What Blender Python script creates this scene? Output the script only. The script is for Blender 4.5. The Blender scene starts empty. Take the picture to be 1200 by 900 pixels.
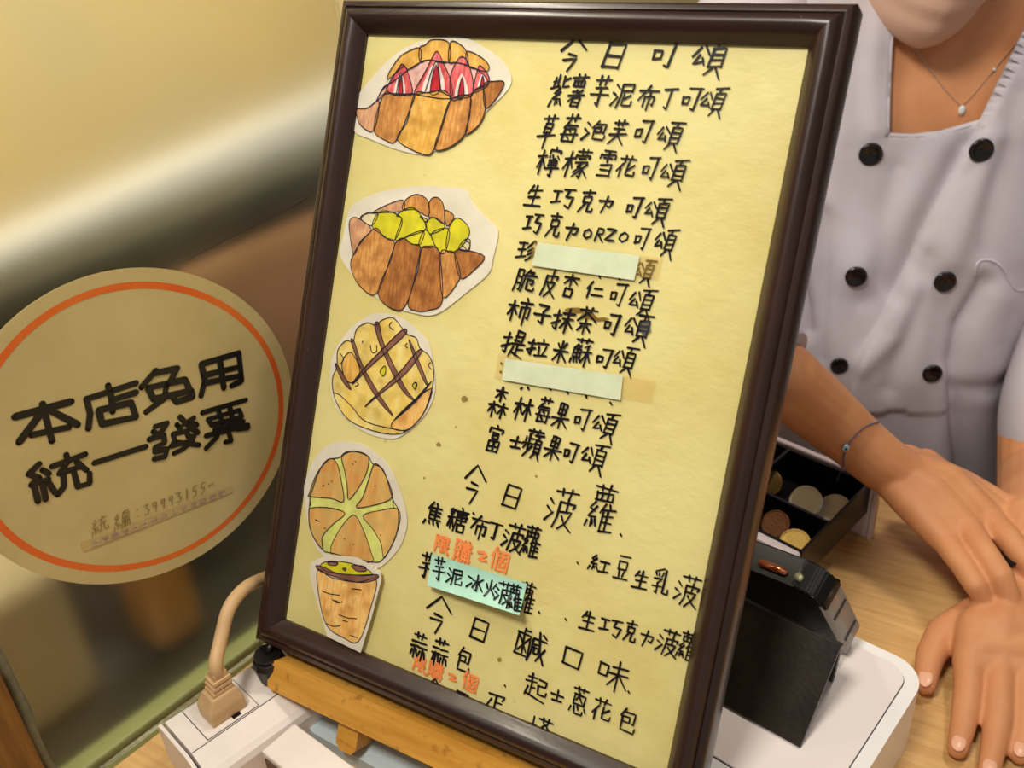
import bpy, bmesh, math, random
import numpy as np
from mathutils import Vector, Matrix, noise
from mathutils.geometry import tessellate_polygon
random.seed(7)
SC = bpy.context.scene
COL = SC.collection
# ------------------------------------------------------------------ camera
A = np.array([[0.9972757, 0.0737640, 0.0], [-0.0362734, 0.4904103, -0.8707365], [-0.0642290, 0.8683643, 0.4917499]])
CH = 0.47
CP = np.array([0, 0, CH]); FPX = 1080.0
cam = bpy.data.cameras.new('camera'); camo = bpy.data.objects.new('camera', cam); COL.objects.link(camo)
cam.sensor_fit = 'HORIZONTAL'; cam.sensor_width = 36.0; cam.lens = FPX / 1200 * 36.0
cam.clip_start = 0.02; cam.clip_end = 30
M4 = Matrix([[*A[i], CP[i]] for i in range(3)] + [[0, 0, 0, 1]])
camo.matrix_world = M4
cam.dof.use_dof = True; cam.dof.focus_distance = 0.52; cam.dof.aperture_fstop = 9.0
SC.camera = camo
# ------------------------------------------------------------------ world, lights, exposure
W = bpy.data.worlds.new('world'); SC.world = W; W.use_nodes = True
W.node_tree.nodes['Background'].inputs[0].default_value = (1.0, 0.95, 0.88, 1)
W.node_tree.nodes['Background'].inputs[1].default_value = 0.26
SC.view_settings.view_transform = 'Standard'; SC.view_settings.look = 'None'
SC.view_settings.exposure = 0.10; SC.view_settings.gamma = 1.0
try: SC.view_settings.use_curve_mapping = False
except Exception: pass
def area(name, loc, target, sx, sy, power, col):
    l = bpy.data.lights.new(name, 'AREA'); l.shape = 'RECTANGLE'; l.size = sx; l.size_y = sy
    l.energy = power; l.color = col
    o = bpy.data.objects.new(name, l); COL.objects.link(o); o.location = loc
    o.rotation_euler = (Vector(target) - Vector(loc)).to_track_quat('-Z', 'Y').to_euler()
    return o
area('ceiling_lamp_key', (-0.30, -0.04, 1.22), (0.0, 0.40, 0.1), 0.24, 0.24, 9.6, (1.0, 0.93, 0.82))
area('ceiling_lamp_fill', (0.9, -0.3, 1.6), (0.2, 0.5, 0.1), 1.0, 0.5, 2.4, (0.98, 0.94, 0.95))
area('ceiling_lamp_counter', (0.55, 0.62, 1.5), (0.3, 0.55, 0.0), 0.22, 0.22, 6.5, (1.0, 0.90, 0.78))
area('backdrop_fill', (-0.22, 0.60, 0.86), (-0.36, 0.66, 0.12), 0.5, 0.08, 4.2, (1.0, 0.92, 0.74))  # added light for the backdrop behind the glass, placed out of view

# ------------------------------------------------------------------ helpers
def ray(px, py):
    d = A @ np.array([px - 600.0, 450.0 - py, -FPX]); return d / np.linalg.norm(d)
def atz(px, py, z):
    d = ray(px, py); return Vector(CP + d * (z - CH) / d[2])
def aty(px, py, y):
    d = ray(px, py); return Vector(CP + d * y / d[1])
def atpl(px, py, P, n):
    d = ray(px, py); P = np.array(P); n = np.array(n)
    return Vector(CP + d * ((P - CP) @ n) / (d @ n))
def prj(p):
    c = A.T @ (np.array(p) - CP); return 600 + FPX * c[0] / -c[2], 450 - FPX * c[1] / -c[2]

def wm(o):
    return (wm(o.parent) @ o.matrix_parent_inverse @ o.matrix_basis) if o.parent else o.matrix_basis.copy()
def put(o, parent):
    """parent a part: its mesh is moved into the parent's own frame, so grain follows the thing"""
    o.data.transform(wm(parent).inverted()); o.parent = parent
    return o
def mesh_obj(name, verts, faces, mat=None, parent=None, smooth=False):
    me = bpy.data.meshes.new(name); me.from_pydata([tuple(v) for v in verts], [], [tuple(f) for f in faces]); me.update()
    o = bpy.data.objects.new(name, me); COL.objects.link(o)
    if mat: me.materials.append(mat)
    if smooth:
        for p in me.polygons: p.use_smooth = True
    if parent: put(o, parent)
    return o
def bm_obj(name, bm, mat=None, parent=None, smooth=False):
    bmesh.ops.recalc_face_normals(bm, faces=bm.faces)
    me = bpy.data.meshes.new(name); bm.to_mesh(me); bm.free()
    o = bpy.data.objects.new(name, me); COL.objects.link(o)
    if mat: me.materials.append(mat)
    if smooth:
        for p in me.polygons: p.use_smooth = True
    if parent: put(o, parent)
    return o
def empty(name, loc, label=None, cat=None, group=None):
    o = bpy.data.objects.new(name, None); COL.objects.link(o); o.location = loc; o.empty_display_size = 0.02
    o.matrix_basis = Matrix.Translation(Vector(loc))
    if label: tag(o, label, cat, group)
    return o
def tag(o, label=None, cat=None, group=None, kind=None):
    if label: o['label'] = label
    if cat: o['category'] = cat
    if group: o['group'] = group
    if kind: o['kind'] = kind
    return o
def add_box(bm, c, ax, ay, az, hx, hy, hz):
    """box from centre, three unit axes, half sizes"""
    c = Vector(c); vs = []
    for sx in (-1, 1):
        for sy in (-1, 1):
            for sz in (-1, 1):
                vs.append(bm.verts.new(c + ax * hx * sx + ay * hy * sy + az * hz * sz))
    for f in ((0, 1, 3, 2), (4, 6, 7, 5), (0, 4, 5, 1), (2, 3, 7, 6), (0, 2, 6, 4), (1, 5, 7, 3)):
        bm.faces.new([vs[i] for i in f])
def bevel(bm, w, seg=2):
    bmesh.ops.bevel(bm, geom=list(bm.edges), offset=w, segments=seg, affect='EDGES', profile=0.5)
def box_obj(name, c, ax, ay, az, hx, hy, hz, mat, parent=None, bev=0.0, seg=2):
    bm = bmesh.new(); add_box(bm, c, ax, ay, az, hx, hy, hz)
    if bev: bevel(bm, bev, seg)
    o = bm_obj(name, bm, mat, parent, smooth=False)
    return o
def prism(bm, pts2, O, ux, uy, uz, h0, h1):
    """extrude 2-D polygon (in ux, uy) from h0 to h1 along uz"""
    n = len(pts2)
    a = [bm.verts.new(O + ux * p[0] + uy * p[1] + uz * h0) for p in pts2]
    b = [bm.verts.new(O + ux * p[0] + uy * p[1] + uz * h1) for p in pts2]
    tris = tessellate_polygon([[Vector((p[0], p[1], 0)) for p in pts2]])
    for t in tris:
        try: bm.faces.new([a[i] for i in t]); bm.faces.new([b[i] for i in reversed(t)])
        except ValueError: pass
    for i in range(n):
        j = (i + 1) % n
        bm.faces.new((a[i], a[j], b[j], b[i]))
def rrect(w, h, r, seg=6):
    out = []
    for cx, cy, a0 in ((w - r, h - r, 0), (-w + r, h - r, 90), (-w + r, -h + r, 180), (w - r, -h + r, 270)):
        for k in range(seg + 1):
            a = math.radians(a0 + 90 * k / seg); out.append((cx + r * math.cos(a), cy + r * math.sin(a)))
    return out
def tube(bm, pts, rad, n=10, cap=True):
    pts = [Vector(p) for p in pts]
    if not isinstance(rad, (list, tuple)): rad = [rad] * len(pts)
    t0 = (pts[1] - pts[0]).normalized()
    ref = Vector((0, 0, 1)) if abs(t0.z) < 0.9 else Vector((1, 0, 0))
    u = t0.cross(ref).normalized(); rings = []
    for i, p in enumerate(pts):
        t = (pts[min(i + 1, len(pts) - 1)] - pts[max(i - 1, 0)]).normalized()
        u = (u - t * u.dot(t)).normalized(); v = t.cross(u)
        rings.append([bm.verts.new(p + (u * math.cos(2 * math.pi * k / n) + v * math.sin(2 * math.pi * k / n)) * rad[i]) for k in range(n)])
    for a, b in zip(rings, rings[1:]):
        for k in range(n):
            bm.faces.new((a[k], a[(k + 1) % n], b[(k + 1) % n], b[k]))
    if cap:
        bm.faces.new(rings[0]); bm.faces.new(list(reversed(rings[-1])))
def catmull(pts, sub=6, closed=False):
    n = len(pts); out = []
    if n < 3: return list(pts)
    P = [np.array(p, float) for p in pts]
    rng = range(n) if closed else range(n - 1)
    for i in rng:
        if closed: p0, p1, p2, p3 = P[(i - 1) % n], P[i], P[(i + 1) % n], P[(i + 2) % n]
        else: p0, p1, p2, p3 = P[max(i - 1, 0)], P[i], P[i + 1], P[min(i + 2, n - 1)]
        for k in range(sub):
            t = k / sub
            out.append(0.5 * ((2 * p1) + (-p0 + p2) * t + (2 * p0 - 5 * p1 + 4 * p2 - p3) * t * t + (-p0 + 3 * p1 - 3 * p2 + p3) * t ** 3))
    if not closed: out.append(P[-1])
    return [tuple(x) for x in out]

# ------------------------------------------------------------------ materials
def s2l(c): return tuple(((x / 255) / 12.92 if x / 255 <= 0.04045 else ((x / 255 + 0.055) / 1.055) ** 2.4) for x in c)
def mat(name, col, rough=0.5, spec=0.5, metal=0.0, var=0.0, vscale=40.0, col2=None, stretch=None, bump=0.0, bscale=200.0,
        coat=0.0, sss=0.0, trans=0.0, ior=1.45, detail=4.0, ramp=(0.35, 0.7), speck=None, speckw=0.06, bstretch=None, rvar=0.0, rot=(0, 0, 0)):
    m = bpy.data.materials.new(name); m.use_nodes = True; nt = m.node_tree; N = nt.nodes; L = nt.links
    b = N['Principled BSDF']
    c1 = (*s2l(col), 1)
    b.inputs['Base Color'].default_value = c1; b.inputs['Roughness'].default_value = rough
    b.inputs['Specular IOR Level'].default_value = spec; b.inputs['Metallic'].default_value = metal
    b.inputs['IOR'].default_value = ior
    if coat: b.inputs['Coat Weight'].default_value = coat; b.inputs['Coat Roughness'].default_value = 0.12
    if trans: b.inputs['Transmission Weight'].default_value = trans
    if sss:
        b.inputs['Subsurface Weight'].default_value = sss; b.inputs['Subsurface Radius'].default_value = (0.008, 0.003, 0.0015)
        b.inputs['Subsurface Scale'].default_value = 0.6
    tc = N.new('ShaderNodeTexCoord')
    outc = None
    if col2 is not None:
        mp = N.new('ShaderNodeMapping'); L.new(tc.outputs['Object'], mp.inputs[0])
        mp.inputs['Rotation'].default_value = rot
        if stretch: mp.inputs['Scale'].default_value = stretch
        ns = N.new('ShaderNodeTexNoise'); ns.inputs['Scale'].default_value = vscale; ns.inputs['Detail'].default_value = detail
        ns.inputs['Roughness'].default_value = 0.6
        L.new(mp.outputs[0], ns.inputs[0])
        cr = N.new('ShaderNodeValToRGB'); cr.color_ramp.elements[0].position = ramp[0]; cr.color_ramp.elements[1].position = ramp[1]
        cr.color_ramp.elements[0].color = c1; cr.color_ramp.elements[1].color = (*s2l(col2), 1)
        L.new(ns.outputs[0], cr.inputs[0]); outc = cr.outputs[0]
        if rvar:
            ma = N.new('ShaderNodeMapRange'); ma.inputs[3].default_value = rough - rvar; ma.inputs[4].default_value = rough + rvar
            L.new(ns.outputs[0], ma.inputs[0]); L.new(ma.outputs[0], b.inputs['Roughness'])
    if speck is not None:   # (colour, scale, threshold)
        n2 = N.new('ShaderNodeTexNoise'); n2.inputs['Scale'].default_value = speck[1]; n2.inputs['Detail'].default_value = 2
        L.new(tc.outputs['Object'], n2.inputs[0])
        r2 = N.new('ShaderNodeMapRange'); r2.inputs[1].default_value = speck[2]; r2.inputs[2].default_value = speck[2] + speckw
        L.new(n2.outputs[0], r2.inputs[0])
        mx = N.new('ShaderNodeMix'); mx.data_type = 'RGBA'; mx.inputs[7].default_value = (*s2l(speck[0]), 1)
        if outc: L.new(outc, mx.inputs[6])
        else: mx.inputs[6].default_value = c1
        L.new(r2.outputs[0], mx.inputs[0]); outc = mx.outputs[2]
    if outc: L.new(outc, b.inputs['Base Color'])
    if bump:
        nb = N.new('ShaderNodeTexNoise'); nb.inputs['Scale'].default_value = bscale; nb.inputs['Detail'].default_value = 3
        if bstretch:
            m2 = N.new('ShaderNodeMapping'); m2.inputs['Scale'].default_value = bstretch; L.new(tc.outputs['Object'], m2.inputs[0]); L.new(m2.outputs[0], nb.inputs[0])
        else: L.new(tc.outputs['Object'], nb.inputs[0])
        bp = N.new('ShaderNodeBump'); bp.inputs['Strength'].default_value = bump; bp.inputs['Distance'].default_value = 0.001
        L.new(nb.outputs[0], bp.inputs['Height']); L.new(bp.outputs[0], b.inputs['Normal'])
    return m
def emat(name, col, s):
    m = bpy.data.materials.new(name); m.use_nodes = True; b = m.node_tree.nodes['Principled BSDF']
    b.inputs['Base Color'].default_value = (*s2l(col), 1); b.inputs['Emission Color'].default_value = (*s2l(col), 1); b.inputs['Emission Strength'].default_value = s
    return m
X, Y, Z = Vector((1, 0, 0)), Vector((0, 1, 0)), Vector((0, 0, 1))
# frame axes (width to the right, up the board, towards the viewer)
FU = Vector((0.845853, -0.533416, 0.0)); FV = Vector((0.234595, 0.372004, 0.898097)); FN = Vector((-0.479059, -0.759658, 0.439798))
FV = (FV - FU * FV.dot(FU)).normalized(); FN = FU.cross(FV).normalized()
F0 = Vector((-0.004029, 0.427072, 0.232124))
FH = Vector((FN.x, FN.y, 0)).normalized()       # horizontal, towards the viewer

M_paper = mat('yellow_paper', (220, 208, 142), 0.45, 0.4, col2=(206, 190, 116), vscale=11, ramp=(0.4, 0.72), bump=0.3, bscale=110, bstretch=(0.9, 1.3, 1.0),
              speck=((176, 148, 78), 60, 0.74))
M_ink = mat('black_marker_ink', (22, 18, 22), 0.4, 0.3)
M_penink = mat('fine_pen_ink', (38, 34, 44), 0.5, 0.2)
M_orange = mat('orange_marker_ink', (244, 140, 78), 0.6, 0.2)
M_white_paper = mat('white_cutout_paper', (222, 214, 196), 0.6, 0.3, col2=(205, 196, 176), vscale=30)
M_strip = mat('pale_green_strip_paper', (212, 220, 190), 0.35, 0.5, col2=(198, 206, 172), vscale=60)
M_note = mat('pale_blue_note_paper', (170, 214, 196), 0.5, 0.3, col2=(158, 202, 182), vscale=40)
M_tape = bpy.data.materials.new('clear_tape'); M_tape.use_nodes = True
_b = M_tape.node_tree.nodes['Principled BSDF']; _b.inputs['Base Color'].default_value = (*s2l((222, 184, 96)), 1); _b.inputs['Roughness'].default_value = 0.10; _b.inputs['Alpha'].default_value = 0.13
M_stain = bpy.data.materials.new('glue_stain'); M_stain.use_nodes = True
_b = M_stain.node_tree.nodes['Principled BSDF']; _b.inputs['Base Color'].default_value = (*s2l((130, 95, 20)), 1); _b.inputs['Roughness'].default_value = 0.4; _b.inputs['Alpha'].default_value = 0.55
def woodmat(name, a, b2, rough, sc, st, **k): return mat(name, a, rough, 0.5, col2=b2, vscale=sc, stretch=st, detail=8, ramp=(0.3, 0.7), **k)

def empty_frame(name, P, ux, uy, uz, label=None, cat=None, group=None):
    o = bpy.data.objects.new(name, None); COL.objects.link(o); o.empty_display_size = 0.02
    m = Matrix(((ux.x, uy.x, uz.x, P.x), (ux.y, uy.y, uz.y, P.y), (ux.z, uy.z, uz.z, P.z), (0, 0, 0, 1)))
    o.matrix_basis = m
    if label: tag(o, label, cat, group)
    return o
# ------------------------------------------------------------------ room shell and counter
def zbox(name, x0, x1, y0, y1, z0, z1, m, parent=None, bev=0):
    return box_obj(name, ((x0 + x1) / 2, (y0 + y1) / 2, (z0 + z1) / 2), X, Y, Z, (x1 - x0) / 2, (y1 - y0) / 2, (z1 - z0) / 2, m, parent, bev)
M_floor = mat('grey_floor_tile', (120, 114, 106), 0.4, 0.5, col2=(100, 96, 90), vscale=6)
M_wall = mat('shop_wall_paint', (170, 160, 140), 0.7, 0.3, col2=(160, 150, 128), vscale=4)
M_dark = mat('dark_navy_plastic', (22, 24, 32), 0.35, 0.5)
M_lightgrey = mat('light_grey_metal', (170, 168, 172), 0.4, 0.5)
tag(zbox('floor', -1.6, 2.2, -1.2, 2.6, -0.92, -0.90, M_floor), kind='structure')
tag(zbox('wall_back', -1.6, 2.2, 2.6, 2.62, -0.90, 1.9, M_wall), kind='structure')
tag(zbox('wall_left', -1.62, -1.6, -1.2, 2.6, -0.90, 1.9, M_wall), kind='structure')
tag(zbox('wall_right', 2.2, 2.22, -1.2, 2.6, -0.90, 1.9, M_wall), kind='structure')
tag(zbox('ceiling', -1.6, 2.2, -1.2, 2.6, 1.9, 1.92, M_wall), kind='structure')
# counter: top with its far edge along the staff side
M_oak = woodmat('oak_laminate', (224, 184, 124), (190, 144, 86), 0.42, 9, (1.0, 16, 16), bump=0.15, bscale=60, bstretch=(1, 20, 20))
CE = Vector((0.22, 0.672, 0))
ct = empty_frame('counter', CE, FU, Vector((-FU.y, FU.x, 0)), Z, 'light oak laminate shop counter under the till and the menu board', 'counter')
UB = Vector((-FU.y, FU.x, 0)) * -1   # from far edge to the customer side
def ctbox(name, u0, u1, v0, v1, z0, z1, m, bev=0):
    return box_obj(name, CE + FU * (u0 + u1) / 2 + UB * (v0 + v1) / 2 + Z * (z0 + z1) / 2, FU, UB, Z, (u1 - u0) / 2, (v1 - v0) / 2, (z1 - z0) / 2, m, ct, bev)
ctbox('worktop', -0.75, 0.75, 0.0, 0.62, -0.03, 0.0, M_oak, 0.002)
M_cab = woodmat('brown_cabinet_laminate', (120, 84, 52), (98, 66, 40), 0.5, 8, (1, 14, 14))
ctbox('cabinet_body', -0.72, 0.72, 0.03, 0.58, -0.90, -0.03, M_cab)
# background shelving unit behind the member of staff
sh = empty('kitchen_shelf', (0.6, 2.3, -0.9), 'steel kitchen shelving seen above the menu frame and beside the staff member', 'shelf')
for zz in (-0.35, 0.05, 0.45, 0.85): zbox('shelf_board', -0.1, 1.5, 2.1, 2.5, zz, zz + 0.03, M_lightgrey, sh, 0.003)
for xx in (-0.1, 1.47): zbox('post', xx, xx + 0.03, 2.1, 2.13, -0.9, 1.3, M_lightgrey, sh)
bxm = mat('dark_storage_box', (26, 26, 34), 0.5)
for i, (x0, zz) in enumerate(((0.0, -0.32), (0.45, -0.32), (0.9, 0.08), (0.05, 0.08), (0.5, 0.08))):
    o = zbox('storage_box', x0, x0 + 0.36, 2.14, 2.45, zz, zz + 0.26, bxm, None, 0.01)
    tag(o, 'dark storage box on the kitchen shelf, ' + ['lowest board, left end', 'lowest board, middle', 'second board, right end', 'second board, left end', 'second board, middle'][i], 'box', 'storage boxes on the kitchen shelf')

# ------------------------------------------------------------------ glass partition with its round sticker
G0 = Vector((-0.240216, 0.415185, 0)); GD = Vector((0.656059, 0.754710, 0)); GN = Vector((-GD.y, GD.x, 0))  # GN points away from the viewer
def pg(px, py, off=0.0): return atpl(px, py, G0 + GN * off, GN)
gp = empty_frame('glass_partition', G0, GD, Z, GD.cross(Z), 'hazy glass partition on the counter left of the menu board', 'partition')
M_glass = mat('hazy_glass', (236, 236, 222), 0.27, 0.5, trans=1.0, ior=1.35, bump=0.0)
M_gedge = mat('green_glass_edge', (148, 160, 110), 0.2, 0.5)
gx0, gx1 = -0.068, 0.235
def gq(name, s0, s1, z0, z1, o0, o1, m, bev=0, par=gp):
    return box_obj(name, G0 + GD * (s0 + s1) / 2 + Z * (z0 + z1) / 2 + GN * (o0 + o1) / 2, GD, Z, GN, (s1 - s0) / 2, (z1 - z0) / 2, (o1 - o0) / 2, m, par, bev)
gq('pane', gx0, gx1, 0.004, 0.62, 0.0, 0.005, M_glass)
gq('bottom_edge', gx0, gx1, 0.0, 0.004, -0.0004, 0.0054, M_gedge)
M_post = woodmat('brown_stained_wood', (150, 104, 44), (92, 56, 18), 0.5, 12, (14, 1.0, 14), bump=0.2, bscale=60)
M_seal = mat('grey_silicone_seal', (128, 128, 108), 0.4, 0.5, col2=(98, 98, 80), vscale=60)
# end post of the partition (bottom left of the view)
q0 = pg(0, 792); q1 = pg(56, 900)
bm = bmesh.new(); tube(bm, [G0 + GD * -0.0665 + Z * (0.001 + 0.02 * k) + GN * (-0.002) + GD * (0.0012 * math.sin(k * 1.7)) for k in range(32)], [0.0035 + 0.0008 * math.sin(k * 2.3) for k in range(32)], 8)
bm_obj('silicone_seal', bm, M_seal, gp, True)
gq('wood_post', -0.105, -0.070, 0.0, 0.64, -0.012, 0.02, M_post, 0.002)
# sticker
M_stick = mat('cream_sticker_vinyl', (206, 188, 132), 0.3, 0.5, col2=(192, 172, 116), vscale=14, speck=((176, 150, 100), 45, 0.73))
M_ring = mat('orange_red_print', (222, 92, 30), 0.4, 0.5, col2=(232, 128, 52), vscale=9, speck=((226, 180, 120), 120, 0.72))
M_black = mat('black_print', (26, 24, 22), 0.35, 0.5)

SCX, SCZ = 0.0478, 0.2024
def sring(r, n=96):
    out = []
    for k in range(n):
        t = 2 * math.pi * k / n; rr = r + 0.0014 * math.cos(2 * t) - 0.0058 * math.sin(2 * t)
        out.append((SCX + rr * math.cos(t), SCZ + rr * math.sin(t)))
    return out
GF = GD.cross(Z)       # towards the viewer
if GF.dot(Vector(tuple(CP)) - G0) < 0: GF = -GF
bm = bmesh.new(); prism(bm, sring(0.0983), G0, GD, Z, GF, 0.0002, 0.0005)
stk = bm_obj('sticker', bm, M_stick, gp); tag(stk, 'round cream sticker with an orange ring and black Chinese lettering')
def ringmesh(outer, inner, O, ux, uz, un, h):
    n = len(outer); vs = [O + ux * p[0] + uz * p[1] + un * h for p in outer] + [O + ux * p[0] + uz * p[1] + un * h for p in inner]
    return vs, [(i, (i + 1) % n, n + (i + 1) % n, n + i) for i in range(n)]
vs, fs = ringmesh(sring(0.0907), sring(0.0868), G0, GD, Z, GF, 0.0006)
mesh_obj('printed_ring', vs, fs, M_ring, stk)

# ------------------------------------------------------------------ pen strokes
RC = [0]
def ribbon(V, F, pts, w, P0, un, caps=True, taper=0.0):
    """flat pen stroke through 3-D points lying on a plane with normal un"""
    n = len(pts)
    if n < 2: return
    base = len(V); RC[0] = (RC[0] + 1) % 60; off = un * (RC[0] * 6e-6); pts = [q + off for q in pts]
    for i, p in enumerate(pts):
        t = (pts[min(i + 1, n - 1)] - pts[max(i - 1, 0)])
        if t.length < 1e-9: t = FU
        t = t.normalized(); s = un.cross(t).normalized()
        ww = w * (1 - taper * i / (n - 1)) * (1 + 0.10 * math.sin(i * 1.9 + p.x * 900))
        V.append(p + s * ww / 2); V.append(p - s * ww / 2)
        if i: 
            b = base + 2 * i; F.append((b - 2, b - 1, b + 1, b))
    if caps:
        for p, ww in ((pts[0], w), (pts[-1], w * (1 - taper))):
            t = FU if abs(un.dot(FU)) < 0.9 else Z
            e1 = (t - un * t.dot(un)).normalized(); e2 = un.cross(e1); c = len(V)
            for k in range(8):
                a = k * math.pi / 4; V.append(p + (e1 * math.cos(a) + e2 * math.sin(a)) * ww / 2)
            F.append(tuple(range(c, c + 8)))
def parse(s):
    return [[tuple(float(v) for v in q.split(',')) for q in st.split()] for st in s.split('|') if st.strip()]
# the eight bold characters of the sticker, as traced pen paths (crop coordinates: x/3.3333, 290 or 450 + y/3.3333)
ST1 = """58,662 278,602|166,612 203,755|160,648 75,760|188,632 303,692|125,732 268,702
|422,540 428,566|338,592 530,530|338,592 352,650 345,706|432,566 440,640|436,596 530,566|385,636 512,606 530,662 398,690 385,636
|608,482 552,545|606,490 692,472 664,522|578,548 722,516 742,560 598,592 578,548|652,536 640,592 572,642|668,576 690,604 752,584 748,560
|786,456 932,412 944,520 905,540|786,456 800,520 785,578|796,500 936,466|800,530 940,500|858,440 874,548"""
ST2 = """152,312 112,352 152,366 122,394 188,372|166,336 190,350|134,402 148,458|166,388 178,450|190,385 214,424|258,276 264,300|202,322 332,274|268,302 232,350 312,324|300,306 338,336|248,356 250,400 226,432|288,342 304,402 350,388 350,350
|368,308 570,244
|606,166 652,152 632,184 586,218|598,186 626,202|582,216 640,200 642,230 606,246 604,264 652,254 644,284 602,292|702,128 738,166 772,190|756,132 718,156|740,150 768,160|690,158 704,172|676,196 682,220 672,240|676,196 730,184 734,204 758,206|668,242 752,222 712,256 680,270|692,228 776,238
|790,112 960,62|812,138 934,102 944,128 826,160 812,138|852,100 868,150|896,88 908,138|838,178 950,146|804,202 968,160|890,178 902,222 880,226|848,206 804,250|926,176 968,170"""
V, F = [], []
for txt, oy, SW in ((ST1, 290, 0.0039), (ST2, 450, 0.0034)):
    for st in parse(txt.replace('\n', '')):
        pts = [atpl(x / 3.3333, oy + y / 3.3333, G0 + GF * 0.0007, GF) for x, y in st]
        d = []
        for a, b in zip(pts, pts[1:]):
            for k in range(4): d.append(a.lerp(b, k / 4))
        d.append(pts[-1])
        # round joints: a disc at every corner
        for p in pts: ribbon(V, F, [p, p + GD * 1e-6], SW, None, GF)
        for a, b in zip(pts, pts[1:]): ribbon(V, F, [a, b], SW, None, GF, caps=False)
mesh_obj('printed_characters', V, F, M_black, stk)

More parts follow.
